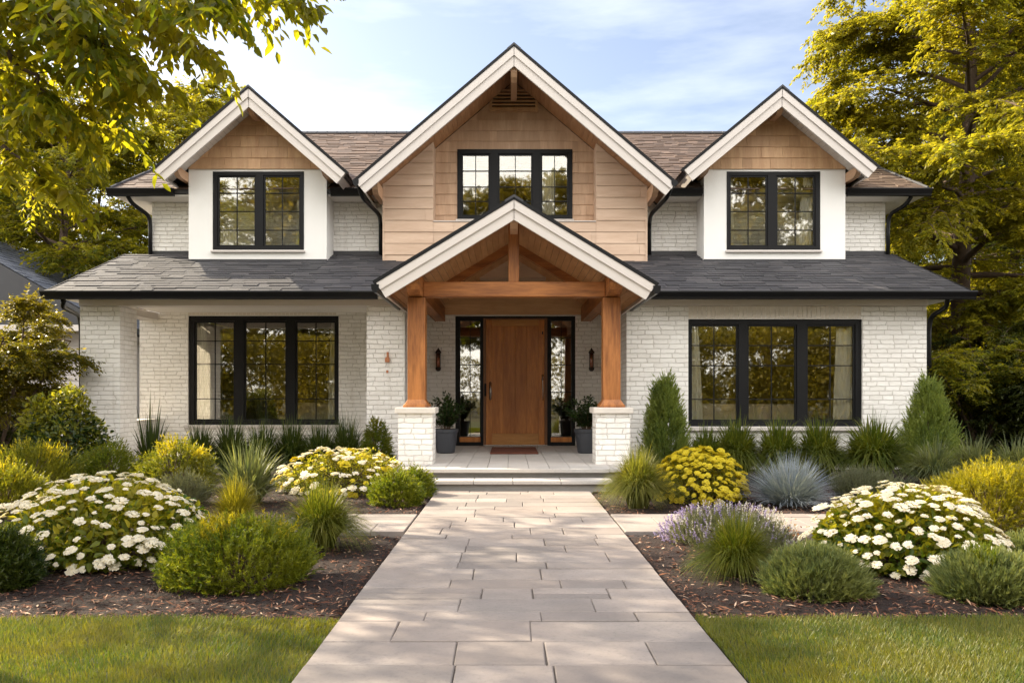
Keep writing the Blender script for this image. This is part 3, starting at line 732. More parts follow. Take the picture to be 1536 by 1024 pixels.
m = MB().tube([(hx-.02, fy+.02, z1), (hx-.02, fy-.03, z1-.02), (hx-.005, fy-.045, z1-.10), (hx, fy-.03, z0+.06), (hx, fy+.02, z0)], .011, 8)
m.box(hx-.028, hx+.012, fy+.014, fy+.022, z1-.09, z1+.03); m.build('handle', 'steel', door, smooth=True)
MB().box(pxX(726.5, DB), pxX(729.5, DB), fy-.02, fy+.01, pzZ(594, DB), pzZ(575, DB)).build('latch_plate', 'black_metal', df, bevel=.005)
for zz in (pzZ(499, DB),): MB().box(pxX(813, DB), pxX(815, DB), fy+.01, fy+.022, zz-.03, zz+.03).build('hinge', 'black_metal', door)

# ---- rooms behind the glass
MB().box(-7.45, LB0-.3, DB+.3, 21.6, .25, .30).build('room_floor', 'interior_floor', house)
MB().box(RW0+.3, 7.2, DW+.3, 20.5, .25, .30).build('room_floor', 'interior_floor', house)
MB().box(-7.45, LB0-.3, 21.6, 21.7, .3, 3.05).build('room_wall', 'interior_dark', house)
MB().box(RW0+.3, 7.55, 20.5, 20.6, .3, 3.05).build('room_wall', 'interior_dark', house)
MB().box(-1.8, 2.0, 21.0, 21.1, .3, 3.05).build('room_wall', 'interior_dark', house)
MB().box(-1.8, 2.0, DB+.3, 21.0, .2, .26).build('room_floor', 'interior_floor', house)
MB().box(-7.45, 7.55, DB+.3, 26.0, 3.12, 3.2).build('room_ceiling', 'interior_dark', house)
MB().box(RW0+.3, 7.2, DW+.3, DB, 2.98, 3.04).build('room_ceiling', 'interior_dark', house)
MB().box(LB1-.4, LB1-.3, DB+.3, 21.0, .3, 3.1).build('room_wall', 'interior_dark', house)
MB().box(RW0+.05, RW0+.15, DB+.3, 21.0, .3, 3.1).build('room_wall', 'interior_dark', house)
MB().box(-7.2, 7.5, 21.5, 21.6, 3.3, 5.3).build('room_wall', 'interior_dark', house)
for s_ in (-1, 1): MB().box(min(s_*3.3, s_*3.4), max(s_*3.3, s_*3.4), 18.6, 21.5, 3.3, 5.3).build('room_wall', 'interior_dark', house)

def curtain(label, x0t, x1t, x0b, x1b, z0, z1, y):
    m = MB(); n = 48; rows = 10; vs = []; fs = []; r = random.Random(label)
    ph = [r.uniform(0, 6) for _ in range(3)]; nf = max(3, int((x1b-x0b)/.075))
    for j in range(rows+1):
        t = j/rows; z = z1+(z0-z1)*t; e = t**.8
        a = x0t+(x0b-x0t)*e; b = x1t+(x1b-x1t)*e
        for i in range(n+1):
            u = i/n; yy = y+.035*math.sin(u*nf*2*math.pi+ph[0]+.5*math.sin(u*5+ph[1]+t))*(.6+.4*t)
            vs.append((a+(b-a)*u, yy, z))
    for j in range(rows):
        for i in range(n): fs.append((j*(n+1)+i, j*(n+1)+i+1, (j+1)*(n+1)+i+1, (j+1)*(n+1)+i))
    c = m.add(vs, fs).build('curtain', 'curtain_cloth', smooth=True)
    s = c.modifiers.new('thickness', 'SOLIDIFY'); s.thickness = .004
    tag(c, label, 'curtain', 'curtains hanging behind the windows')
def pc(label, xt0, xt1, xb0, xb1, yt, yb, D): curtain(label, pxX(xt0, D), pxX(xt1, D), pxX(xb0, D), pxX(xb1, D), pzZ(yb, D), pzZ(yt, D), D)
pc('pale curtain flaring out at the left end of the porch window behind the brick pier', 287, 306, 287, 321, 479, 634, DB+.2)
pc('narrow pale curtain at the right end of the porch window, near the entry', 497, 508, 491, 508, 479, 634, DB+.2)
pc('slim pale curtain at the left end of the big ground floor window beside the conifer', 1031, 1046, 1031, 1055, 484, 638, DW+.22)
pc('wide pale curtain gathered at the right end of the big ground floor window', 1255, 1292, 1248, 1292, 484, 638, DW+.22)
pc('white curtain flaring out at the right side of the right dormer window', 1207, 1229, 1194, 1229, 262, 374, DD+.18)
pc('thin strip of white curtain at the left edge of the upper right dormer window', 1091, 1098, 1091, 1101, 262, 374, DD+.18)
pc('short white cafe curtain in the lower left corner of the upper left dormer window', 324, 354, 324, 356, 343, 374, DD+.18)
pc('thin strip of white curtain at the right edge of the upper left dormer window', 446, 455, 444, 455, 300, 374, DD+.18)
pc('sheer pale curtain in the upper central window above the porch roof', 812, 834, 810, 832, 232, 327, RY+.25)

def sofa(label, cx, cy, w_, h=.42):
    s = thing('sofa', label, 'sofa', (cx, cy, .30))
    MB().box(cx-w_/2+.18, cx+w_/2-.18, cy-.42, cy+.28, .42, .42+.34).build('seat', 'sofa_cloth', s, bevel=.06)
    MB().box(cx-w_/2+.1, cx+w_/2-.1, cy-.62, cy-.42, .40, 1.16).build('backrest', 'sofa_cloth', s, bevel=.07)
    for k in (-1, 1): MB().box(min(cx+k*w_/2, cx+k*(w_/2-.18)), max(cx+k*w_/2, cx+k*(w_/2-.18)), cy-.6, cy+.3, .36, .92).build('armrest', 'sofa_cloth', s, bevel=.06)
    for k in (-1, 1):
        for j in (-.5, .2): MB().tube([(cx+k*(w_/2-.1), cy+j, .30), (cx+k*(w_/2-.1), cy+j, .43)], .025, 8).build('leg', 'jamb_wood', s)
sofa('pale sofa dimly seen with its back to the porch window', -4.2, 19.0, 1.9)
sofa('pale sofa dimly seen with its back to the big ground floor window', 4.6, 16.6, 2.1)
# ------------------------------------------------------------------ leaves, blades and branches (numpy)
TPL = {
    'leaf': (np.array([(0, 0, 0), (1, 0, -.12), (.30, .40, .10), (.68, .32, .04), (.30, -.40, .10), (.68, -.32, .04)]), [0, 4, 5, 1, 0, 1, 3, 2], [0, 4]),
    'dia': (np.array([(0, 0, 0), (.45, .5, .07), (1, 0, 0), (.45, -.5, .07)]), [0, 3, 2, 1], [0]),
    'needle': (np.array([(0, .5, 0), (0, -.5, 0), (1, 0, .05)]), [0, 1, 2], [0]),
}
def nrm(a): return a/np.maximum(np.linalg.norm(a, axis=-1, keepdims=True), 1e-9)
def leaf_arrays(pos, d, up, length, width, tpl):
    tv, tl, ts = TPL[tpl]
    d = nrm(d); s = np.cross(up, d); bad = np.linalg.norm(s, axis=1) < 1e-4
    s[bad] = np.cross(np.array([.3, .7, .2]), d[bad]); s = nrm(s); u = np.cross(d, s)
    co = (pos[:, None, :]+d[:, None, :]*(tv[None, :, 0, None]*length[:, None, None])+s[:, None, :]*(tv[None, :, 1, None]*width[:, None, None])+u[:, None, :]*(tv[None, :, 2, None]*length[:, None, None]))
    n, k = len(pos), len(tv)
    loops = (np.arange(n)[:, None]*k+np.array(tl)[None]).ravel(); starts = (np.arange(n)[:, None]*len(tl)+np.array(ts)[None]).ravel()
    return co.reshape(-1, 3), loops, starts
def merge(parts):
    co, lo, st = [], [], []; nv = nl = 0
    for c, l, s in parts:
        co.append(c); lo.append(l+nv); st.append(s+nl); nv += len(c); nl += len(l)
    return np.concatenate(co), np.concatenate(lo), np.concatenate(st)
def leaf_mesh(name, arrs, mat, smooth=False):
    c, l, s = merge(arrs) if isinstance(arrs, list) else arrs
    return fast_mesh(name, c, l, s, mat, smooth)
def blade_arrays(base, azi, th0, th1, length, width, seg=5, twist=None):
    """curved tapering blades: lean grows from th0 to th1 (from vertical)"""
    n = len(base); t = np.linspace(0, 1, seg+1)
    th = th0[:, None]+(th1-th0)[:, None]*(t[None]**1.3); ds = length[:, None]/seg
    h = np.concatenate([np.zeros((n, 1)), np.cumsum(np.sin(th[:, :-1])*ds, 1)], 1); z = np.concatenate([np.zeros((n, 1)), np.cumsum(np.cos(th[:, :-1])*ds, 1)], 1)
    ca, sa = np.cos(azi)[:, None], np.sin(azi)[:, None]
    ctr = np.stack([base[:, 0, None]+h*ca, base[:, 1, None]+h*sa, base[:, 2, None]+z], -1)
    wd = width[:, None]*np.minimum(1, .55+1.2*t)[None]*np.clip((1-t)*1.9, 0.04, 1)[None]
    tw = azi if twist is None else azi+twist
    side = np.stack([-np.sin(tw), np.cos(tw), np.zeros(n)], -1)[:, None, :]
    co = np.stack([ctr-side*wd[..., None]/2, ctr+side*wd[..., None]/2], 2).reshape(n, -1, 3)
    k = 2*(seg+1); q = np.array([[2*i, 2*i+1, 2*i+3, 2*i+2] for i in range(seg)]).ravel()
    loops = (np.arange(n)[:, None]*k+q[None]).ravel(); starts = np.arange(n*seg)*4
    return co.reshape(-1, 3), loops, starts
def put(name, me, parent, loc=(0, 0, 0)):
    o = bpy.data.objects.new(name, me); C.objects.link(o); o.parent = parent; o.location = loc; return o
def dome(r, n, rx, ry, h, lump=.2, k=34, inner=.72, zmin=0.02, flat=1.0):
    """points in the outer shell of a lumpy dome, with their outward directions"""
    z = r.uniform(zmin, 1, n)**flat; a = r.uniform(0, 2*np.pi, n); q = np.sqrt(1-z*z)
    d = np.stack([q*np.cos(a), q*np.sin(a), z], 1)
    b = nrm(r.normal(size=(k, 3))*np.array([1, 1, .8])+np.array([0, 0, .5])); amp = r.uniform(.3, 1, k)
    f = (np.exp(-24*(1-d@b.T))*amp).max(1)
    rad = 1.06*((1-lump)+lump*1.3*f)
    rr = rad*(inner+(1-inner)*np.sqrt(r.uniform(0, 1, n)))
    # a dome tucked in at its foot, as a shrub is
    foot = np.clip(.80+z*.9, 0, 1)
    p = d*np.array([rx, ry, h])*rr[:, None]; p[:, :2] *= foot[:, None]
    return p, nrm(d/np.array([rx, ry, h]))

# ------------------------------------------------------------------ the ground
kind(MB().add([(-400, -300, -.16), (400, -300, -.16), (400, 600, -.16), (-400, 600, -.16)], [(0, 1, 2, 3)]).build('ground', 'far_ground'), 'structure')
rg = np.random.default_rng(3)
def smooth_noise(x, y, seed, fr, n=10):
    r = np.random.default_rng(seed); o = np.zeros_like(x)
    for _ in range(n):
        a = r.uniform(0, 2*np.pi); f = fr*r.uniform(.5, 1.8); o += np.sin((x*np.cos(a)+y*np.sin(a))*f+r.uniform(0, 6))
    return o/n
PL = lambda y: -1.03-.0*(y-12)
PR = 1.12; PLx = -1.03
def bed_z(x, y): return -.035+.05*smooth_noise(x, y, 4, 1.1)+.02*smooth_noise(x, y, 5, 6)+.022*smooth_noise(x, y, 6, 20, 16)
def sheet(name, x0, x1, y0, y1, nx, ny, mat, fz, sink=None):
    xs = np.linspace(x0, x1, nx); ys = np.linspace(y0, y1, ny); X, Y = np.meshgrid(xs, ys); Z = fz(X, Y)
    if sink is not None: Z = np.where(sink(X, Y), np.minimum(Z, -.09), Z)
    co = np.stack([X, Y, Z], -1).reshape(-1, 3)
    i = np.arange(nx-1)[None]+np.arange(ny-1)[:, None]*nx; q = np.stack([i, i+1, i+nx+1, i+nx], -1).ravel()
    o = bpy.data.objects.new(name, fast_mesh(name, co, q, np.arange((nx-1)*(ny-1))*4, mat, True)); C.objects.link(o); return kind(o, 'structure')
LY = 5.06
cross = lambda X, Y: ((Y > 8.15) & (Y < 9.47) & (X > -2.5) & (X < 4.0))
sheet('mulch_bed', -14, 14.0, LY, 17.6, 420, 230, 'mulch', bed_z, lambda X, Y: ((X > PLx-.03) & (X < PR+.03)) | cross(X, Y))
lawn_z = lambda x, y: -.02+.02*smooth_noise(x, y, 9, 1.3)
sheet('lawn_soil', -16, PLx-.01, -6, LY+.03, 120, 90, 'turf', lawn_z); sheet('lawn_soil', PR+.01, 16, -6, LY+.03, 120, 90, 'turf', lawn_z)
def lawn(n, x0, x1, y0, y1, seed):
    r = np.random.default_rng(seed)
    x = r.uniform(x0, x1, n); y = r.uniform(y0, y1, n)
    keep = y < LY+.035*smooth_noise(x, y*0, 12, 5)+.01; x, y = x[keep], y[keep]; n = len(x)
    z = lawn_z(x, y)-.004
    drift = 1.8*smooth_noise(x, y, 21, 2.0)+np.pi*.2; azi = drift*2+r.normal(0, .9, n)
    ln = r.uniform(.03, .058, n)*(1+.35*smooth_noise(x, y, 22, 3.5))
    return blade_arrays(np.stack([x, y, z], 1), azi, r.uniform(.05, .5, n), r.uniform(.6, 1.7, n), ln, r.uniform(.0028, .0048, n), 2)
gl_ = [lawn(95000, -4.6, PLx-.006, 2.6, LY+.05, 31), lawn(95000, PR+.006, 4.8, 2.6, LY+.05, 32)]
o = bpy.data.objects.new('lawn_grass', leaf_mesh('lawn_grass', gl_, 'grass_blade')); C.objects.link(o); kind(o, 'stuff'); o['label'] = 'short mown grass of the front lawn beside the path'; 
# wood chips over the mulch
def chips(n, seed):
    r = np.random.default_rng(seed); x = r.uniform(-8, 8.5, n); y = LY+.03+(11.5-LY)*r.uniform(0, 1, n)**1.5
    keep = ~(((x > PLx-.02) & (x < PR+.02)) | cross(x, y)); x, y = x[keep], y[keep]; n = len(x)
    p = np.stack([x, y, bed_z(x, y)+r.uniform(.004, .022, n)], 1); a = r.uniform(0, 6.28, n)
    d = np.stack([np.cos(a), np.sin(a), r.normal(0, .25, n)], 1); up = np.stack([r.normal(0, .45, n), r.normal(0, .45, n), np.ones(n)], 1)
    return leaf_arrays(p, d, up, r.gamma(2.6, .014, n)+.012, r.uniform(.005, .016, n), 'dia')
o = bpy.data.objects.new('wood_chips', leaf_mesh('wood_chips', chips(46000, 8), 'wood_chip')); C.objects.link(o); kind(o, 'stuff'); o['label'] = 'loose brown bark mulch chips scattered over the beds'

# the paved path: courses of split-faced slabs
rp = random.Random(12)
def slabs(x0, x1, y0, y1, cross_dir=False, dlo=.20, dhi=.42, wlo=.30, whi=.92):
    m = MB(); y = y0; g = .0035; gy = .0055
    while y < y1-.02:
        d = rp.uniform(dlo, dhi); ye = y+d
        if y1-ye < .14: ye = y1
        x = x0-0; xs = [x0]
        while True:
            x += rp.uniform(wlo, whi)
            if x > x1-.28: break
            xs.append(x)
        xs.append(x1)
        for a, b in zip(xs, xs[1:]):
            z = rp.uniform(-.003, .003); jx = lambda: rp.uniform(-.004, .004); e = .006
            sub = [(a, b, y, ye)]
            if b-a > .5 and ye-y > .30 and rp.random() < .3: ym = y+(ye-y)*rp.uniform(.4, .6); sub = [(a, b, y, ym), (a, b, ym, ye)]
            for A, B, Y0, Y1 in sub:
                j = [jx() for _ in range(8)]
                t = [(A+g+j[0]*(A > x0), Y0+gy+j[1]), (B-g+j[2]*(B < x1), Y0+gy+j[3]), (B-g+j[4]*(B < x1), Y1-gy+j[5]), (A+g+j[6]*(A > x0), Y1-gy+j[7])]
                cx_, cy_ = (A+B)/2, (Y0+Y1)/2
                ti = [(px_+(e if px_ < cx_ else -e), py_+(e if py_ < cy_ else -e)) for px_, py_ in t]
                m.add([(*p, -.07) for p in t]+[(*p, z-.005) for p in t]+[(*p, z) for p in ti],
                      [(0, 1, 5, 4), (1, 2, 6, 5), (2, 3, 7, 6), (3, 0, 4, 7), (4, 5, 9, 8), (5, 6, 10, 9), (6, 7, 11, 10), (7, 4, 8, 11), (8, 9, 10, 11)])
        y = ye
    return m
kind(slabs(PLx, PR, -3, 11.66).build('path', 'paver'), 'structure')
kind(slabs(-2.4, PLx-.012, 8.2, 9.42, dlo=.3, dhi=.62, wlo=.4, whi=.7).build('side_path', 'paver'), 'structure')
kind(slabs(PR+.012, 3.95, 8.2, 9.42, dlo=.3, dhi=.62, wlo=.4, whi=.7).build('side_path', 'paver'), 'structure')
for nm, b in (('path_bed', (PLx+.003, PR-.003, -3, 11.66)), ('path_bed', (-2.39, PLx-.014, 8.21, 9.41)), ('path_bed', (PR+.014, 3.94, 8.21, 9.41))):
    kind(MB().box(b[0], b[1], b[2], b[3], -.10, -.013).build(nm, 'joint_sand'), 'structure')

# the porch platform with its two steps
pt = thing('porch_platform', 'grey stone porch floor with two wide steps in front of the front door', 'porch', (0.08, 14, 0))
m = MB(); x = -1.86
while x < 2.0:                                  # floor boards of stone running back to the door
    xe = min(x+.305, 2.02); y = 12.1
    while y < DB-.03:
        ye = min(y+rp.uniform(.7, 1.5), DB-.015)
        if DB-ye < .3: ye = DB-.015
        m.box(x+.003, xe-.003, y+.003, ye-.003, FZ-.03, FZ+rp.uniform(-.0015, .0015)); y = ye
    x = xe
m.build('floor_slab', 'step_stone', pt, bevel=.004)
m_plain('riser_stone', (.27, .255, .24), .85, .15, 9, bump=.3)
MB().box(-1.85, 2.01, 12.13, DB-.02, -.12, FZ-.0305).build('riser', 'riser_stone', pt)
MB().box(-1.27, 1.43, 12.035, 12.099, FZ-.055, FZ+.002).build('nosing', 'step_stone', pt, bevel=.008)
MB().box(-1.86, -1.275, 12.06, 12.099, FZ-.05, FZ).build('nosing', 'step_stone', pt, bevel=.006)
MB().box(1.435, 2.02, 12.06, 12.099, FZ-.05, FZ).build('nosing', 'step_stone', pt, bevel=.006)
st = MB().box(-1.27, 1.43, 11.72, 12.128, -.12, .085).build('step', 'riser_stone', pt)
m = MB(); x = -1.29
while x < 1.44:
    xe = min(x+rp.uniform(.5, .8), 1.45)
    if 1.45-xe < .25: xe = 1.45
    m.box(x+.003, xe-.003, 11.67, 12.128, .0855, .14); x = xe
m.build('tread', 'step_stone', st, bevel=.008)

# ------------------------------------------------------------------ small things on the porch
mt = MB().box(pxX(736, 15.6), pxX(806, 15.6), 15.0, 16.75, FZ+.003, FZ+.022).build('doormat', 'coir', bevel=.006)
tag(mt, 'reddish brown coir doormat in front of the wooden door', 'doormat')
def lantern(label, x):
    z0, z1 = pzZ(557, DB), pzZ(522, DB); y = DB-.10
    t = thing('wall_lantern', label, 'wall light', (x, DB, z0), 'bronze lanterns beside the front door')
    MB().prism([(x-.035, z0+.06), (x+.035, z0+.06), (x+.035, z1-.08), (x, z1-.02), (x-.035, z1-.08)], DB-.022, DB-.001).build('backplate', 'dark_bronze', t, bevel=.004)
    MB().lathe([(.012, 0), (.035, .01), (.055, .035), (.058, .075), (.05, .085)], (x, y, z0), 14).build('base', 'dark_bronze', t, smooth=True)
    MB().lathe([(.046, .087), (.046, z1-z0-.115)], (x, y, z0), 14).build('glass_tube', 'lantern_glass', t, smooth=True)
    h = z1-z0
    MB().lathe([(.060, h-.113), (.062, h-.09), (.045, h-.06), (.02, h-.03), (.012, h-.01), (.004, h)], (x, y, z0), 14).build('cap', 'dark_bronze', t, smooth=True)
    MB().lathe([(.028, .088), (.028, .26), (.006, .30)], (x, y, z0), 10).build('candle', 'copper', t, smooth=True)
    m = MB().tube([(x, DB-.02, z0+.05), (x, y, z0+.03)], .012, 8)
    for k in range(4):
        a = math.pi/4+k*math.pi/2; m.tube([(x+.05*math.cos(a), y+.05*math.sin(a), z0+.08), (x+.05*math.cos(a), y+.05*math.sin(a), z1-.10)], .0045, 6)
    m.build('cage', 'dark_bronze', t)
g_ = NT('lantern_glass'); g_.t.nodes.remove(g_.bs)
a_ = g_.n('ShaderNodeBsdfTransparent'); a_.inputs[0].default_value = (.92, .66, .50, 1); b_ = g_.n('ShaderNodeBsdfGlossy'); b_.inputs['Roughness'].default_value = .08
c_ = g_.n('ShaderNodeMixShader'); c_.inputs[0].default_value = .16; g_.l(a_.outputs[0], c_.inputs[1]); g_.l(b_.outputs[0], c_.inputs[2]); g_.l(c_.outputs[0], g_.out.inputs[0])
lantern('slim bronze glass wall lantern on the brick beside the left potted plant', pxX(658, DB))
lantern('slim bronze glass wall lantern on the brick beside the right potted plant', pxX(886.5, DB))
hx, hz = pxX(581, DW), pzZ(541, DW)
hk = MB().prism([(hx-.03, hz-.02), (hx+.035, hz-.02), (hx+.035, hz+.05), (hx+.02, hz+.07), (hx+.02, hz+.15), (hx, hz+.15), (hx, hz+.07), (hx-.03, hz+.04)], DW-.05, DW+.0)
hk.box(hx-.02, hx+.02, DW-.02, DW+.0, hz-.22, hz-.17)
tag(hk.build('wall_bracket', 'copper', bevel=.006), 'small rusty iron bracket on the brick column left of the porch post', 'wall bracket')

m_leaf('leaf_pot', (.014, .045, .010), (.03, .075, .014), (.06, .11, .02), .3, .35)
def potted(label, x, D, seed, r0=.215, h0=.44, ph=.74):
    r = np.random.default_rng(seed)
    t = thing('potted_plant', label, 'potted plant', (x, D, FZ), 'potted shrubs flanking the front door')
    k = r0/.215
    MB().lathe([(.15*k, 0), (.165*k, .012), (.20*k, h0*.5), (.215*k, h0-.06), (.232*k, h0-.055), (.235*k, h0), (.212*k, h0), (.205*k, h0-.05)], (0, 0, .003), 32).build('pot', 'pot_clay', None, smooth=False).parent = t
    MB().lathe([(.0, h0-.045), (.205*k, h0-.045)], (0, 0, 0), 20).build('soil', 'soil').parent = t
    tips = []; m = MB()
    for i in range(34):
        a = r.uniform(0, 6.28); lean = r.uniform(.05, .85); L_ = ph*r.uniform(.6, 1.0)*(1.0-.25*lean); p = Vector((.06*math.cos(a), .06*math.sin(a), h0-.05)); pts = [p.copy()]
        for j in range(5):
            th = lean*(.5+.22*j); p = p+Vector((math.cos(a)*math.sin(th), math.sin(a)*math.sin(th), math.cos(th)))*(L_/5); pts.append(p.copy())
        m.tube(pts, [.006, .005, .004, .0035, .003, .002], 5); tips.append(np.array([tuple(q) for q in pts]))
    m.build('stem', 'twig').parent = t
    P_, D_ = [], []
    for s_ in tips:
        n = 46; u = r.uniform(.18, 1, n)*5; i = np.minimum(u.astype(int), 4); f = (u-i)[:, None]
        q = s_[i]*(1-f)+s_[i+1]*f; ax = nrm(s_[i+1]-s_[i]); d = nrm(r.normal(size=(n, 3))); d = nrm(d-ax*(d*ax).sum(1, keepdims=True)*.6+ax*.5+np.array([0, 0, .1]))
        P_.append(q+d*.015); D_.append(d)
    P_, D_ = np.concatenate(P_), np.concatenate(D_); n = len(P_)
    put('foliage', leaf_mesh('pot_foliage', leaf_arrays(P_, D_, np.tile([0, 0, 1.], (n, 1))+r.normal(0, .3, (n, 3)), r.uniform(.045, .085, n), r.uniform(.028, .048, n), 'leaf'), 'leaf_pot'), t)
potted('leafy dark green shrub in a round grey pot beside the left brick pier', pxX(668.5, 15.3), 15.3, 1)
potted('leafy dark green shrub in a round grey pot half hidden by the right brick pier', pxX(880, 15.3), 15.3, 2)

# ------------------------------------------------------------------ leaf materials of the garden
m_leaf('leaf_juniper', (.060, .11, .012), (.125, .17, .014), (.26, .26, .016), .4, .5, k=.8)
m_leaf('leaf_deep', (.018, .045, .008), (.040, .080, .012), (.11, .13, .016), .3, .4)
m_leaf('leaf_gold', (.16, .155, .010), (.28, .25, .014), (.42, .35, .02), .5, .5, k=.9)
m_leaf('leaf_olive', (.07, .10, .012), (.14, .16, .016), (.26, .24, .02), .45, .5, k=.8)
m_leaf('leaf_flowerbush', (.045, .095, .012), (.09, .15, .016), (.26, .25, .02), .45, .45, k=.85)
m_leaf('leaf_grey', (.14, .16, .10), (.20, .22, .14), (.30, .31, .20), .35, .6)
m_leaf('leaf_sage', (.075, .11, .045), (.13, .165, .065), (.24, .25, .09), .35, .55, k=.95)
m_leaf('leaf_conifer', (.065, .11, .028), (.12, .165, .04), (.23, .26, .055), .35, .55, k=1.1)
m_leaf('blade_green', (.075, .115, .014), (.13, .17, .02), (.27, .26, .04), .45, .45)
m_leaf('blade_lime', (.08, .125, .012), (.14, .18, .016), (.28, .27, .04), .45, .45)
m_leaf('blade_gold', (.20, .20, .012), (.30, .28, .02), (.44, .38, .05), .5, .45)
m_leaf('blade_dark', (.035, .065, .016), (.07, .105, .022), (.14, .17, .04), .4, .4)
m_leaf('blade_blue', (.22, .27, .34), (.30, .36, .45), (.44, .47, .52), .3, .55, tboost=1.2, k=.85)
m_leaf('blade_yucca', (.10, .14, .065), (.17, .21, .095), (.32, .33, .15), .4, .45)
m_leaf('petal_white', (.80, .77, .68), (.84, .82, .76), (.80, .70, .52), .3, .6, tboost=1.0, k=1)
m_leaf('petal_yellow', (.60, .47, .010), (.68, .56, .016), (.74, .62, .04), .3, .5, tboost=1.1, k=.9)
m_leaf('petal_purple', (.22, .17, .40), (.32, .25, .50), (.46, .40, .60), .3, .6, tboost=1.0, k=.9)
m_leaf('petal_orange', (.62, .14, .03), (.70, .25, .05), (.7, .35, .1), .3, .6, tboost=1.0)

def stems_mesh(r, n, rx, ry, h):
    m = MB()
    for i in range(n):
        a = r.uniform(0, 6.28); q = r.uniform(.2, .85); m.tube([(.06*math.cos(a), .06*math.sin(a), -.08), (rx*.3*q*math.cos(a), ry*.3*q*math.sin(a), h*.35), (rx*.75*q*math.cos(a+.2), ry*.75*q*math.sin(a+.2), h*(.85-.3*q))], [.012, .009, .004], 5)
    return m
def tuft_arrays(r, p, d, k, L, lw, spread=.55, upb=.35, tpl='needle', nl=(.02, .04)):
    """spiky sprays: k needles along an axis at every point"""
    ax = nrm(d+np.array([0, 0, upb])+r.normal(0, .28, p.shape)); n = len(p)
    t = r.uniform(0, 1, (n, k)); Lr = L*r.uniform(.6, 1.25, (n, 1))
    q = p[:, None]+ax[:, None]*(t*Lr)[..., None]
    dd = nrm(ax[:, None]*1.0+r.normal(0, spread, (n, k, 3))).reshape(-1, 3); q = q.reshape(-1, 3); m_ = len(q)
    return leaf_arrays(q, dd, nrm(r.normal(size=(m_, 3))+np.array([0, 0, .7])), r.uniform(*nl, m_), lw*r.uniform(.7, 1.3, m_), tpl)
BASEZ = -.06
def place(x0, x1, yt, D): return pxX((x0+x1)/2, D), (x1-x0)/2*D/F, pzZ(yt, D)-BASEZ
GR = {}
def juniper(name, label, cat, x0, x1, yt, D, seed, mat, n=1500, k=18, L=.10, nl=(.022, .042), lw=.007, lump=.2, ryf=.9, mat2=None, upb=.35, spread=.55, group=None, tpl='needle'):
    r = np.random.default_rng(seed); cx, rx, h = place(x0, x1, yt, D); ry = rx*ryf; L_ = L
    t = thing(name, label, cat, (cx, D, BASEZ), group)
    p, d = dome(r, n, rx-L*.55, ry-L*.5, h-L*.7, lump, inner=.62)
    if mat2:
        f = (p[:, 2]/h > .72+.25*np.sin(p[:, 0]*9/max(rx, .4))*.5) & (r.uniform(0, 1, n) < .85)  # upper sprays coloured gold, as tips caught by the sun
        put('foliage', leaf_mesh('foliage', tuft_arrays(r, p[~f], d[~f], k, L, lw, spread, upb, tpl, nl), mat), t)
        put('golden_sunlit_foliage', leaf_mesh('golden_sunlit_foliage', tuft_arrays(r, p[f], d[f], k, L, lw, spread, upb, tpl, nl), mat2), t)
    else: put('foliage', leaf_mesh('foliage', tuft_arrays(r, p, d, k, L, lw, spread, upb, tpl, nl), mat), t)
    stems_mesh(r, 16, rx, ry, h).build('stem', 'twig').parent = t
    return t
def broad(name, label, cat, x0, x1, yt, D, seed, mat, n=5000, ll=(.04, .07), lump=.18, ryf=.9, group=None, inner=.6, mat2=None):
    r = np.random.default_rng(seed); cx, rx, h = place(x0, x1, yt, D); ry = rx*ryf
    t = thing(name, label, cat, (cx, D, BASEZ), group)
    p, d = dome(r, n, rx-.03, ry-.03, h-.03, lump, inner=inner, k=26)
    dd = nrm(d*.6+r.normal(0, .5, p.shape)+np.array([0, 0, .05])); up = nrm(d+np.array([0, 0, .7])+r.normal(0, .35, p.shape)); ln = r.uniform(*ll, n)
    if mat2:
        f = p[:, 2]/h > .56+.22*r.normal(size=n)  # gold leaves towards the top stand in for sunlit ones
        put('foliage', leaf_mesh('foliage', leaf_arrays(p[~f], dd[~f], up[~f], ln[~f], ln[~f]*.62, 'leaf'), mat), t)
        put('golden_sunlit_foliage', leaf_mesh('golden_sunlit_foliage', leaf_arrays(p[f], dd[f], up[f], ln[f], ln[f]*.62, 'leaf'), mat2), t)
    else: put('foliage', leaf_mesh('foliage', leaf_arrays(p, dd, up, ln, ln*.62, 'leaf'), mat), t)
    stems_mesh(r, 18, rx, ry, h).build('stem', 'twig').parent = t
    t['r'] = rx; return t
def bez_blades(P0, P1, P2, width, side_tw, seg=6):
    n = len(P0); t = np.linspace(0, 1, seg+1)[None, :, None]
    c = P0[:, None]*(1-t)**2+P1[:, None]*2*t*(1-t)+P2[:, None]*t*t
    h = P2-P0; a = np.arctan2(h[:, 1], h[:, 0])+side_tw; side = np.stack([-np.sin(a), np.cos(a), np.zeros(n)], -1)[:, None]
    tt = t[0, :, 0]; wd = width[:, None]*np.minimum(1, .6+1.2*tt)[None]*np.clip((1-tt)*1.8, .05, 1)[None]
    co = np.stack([c-side*wd[..., None]/2, c+side*wd[..., None]/2], 2).reshape(n, -1, 3); k = 2*(seg+1)
    q = np.array([[2*i, 2*i+1, 2*i+3, 2*i+2] for i in range(seg)]).ravel()
    return co.reshape(-1, 3), (np.arange(n)[:, None]*k+q[None]).ravel(), np.arange(n*seg)*4
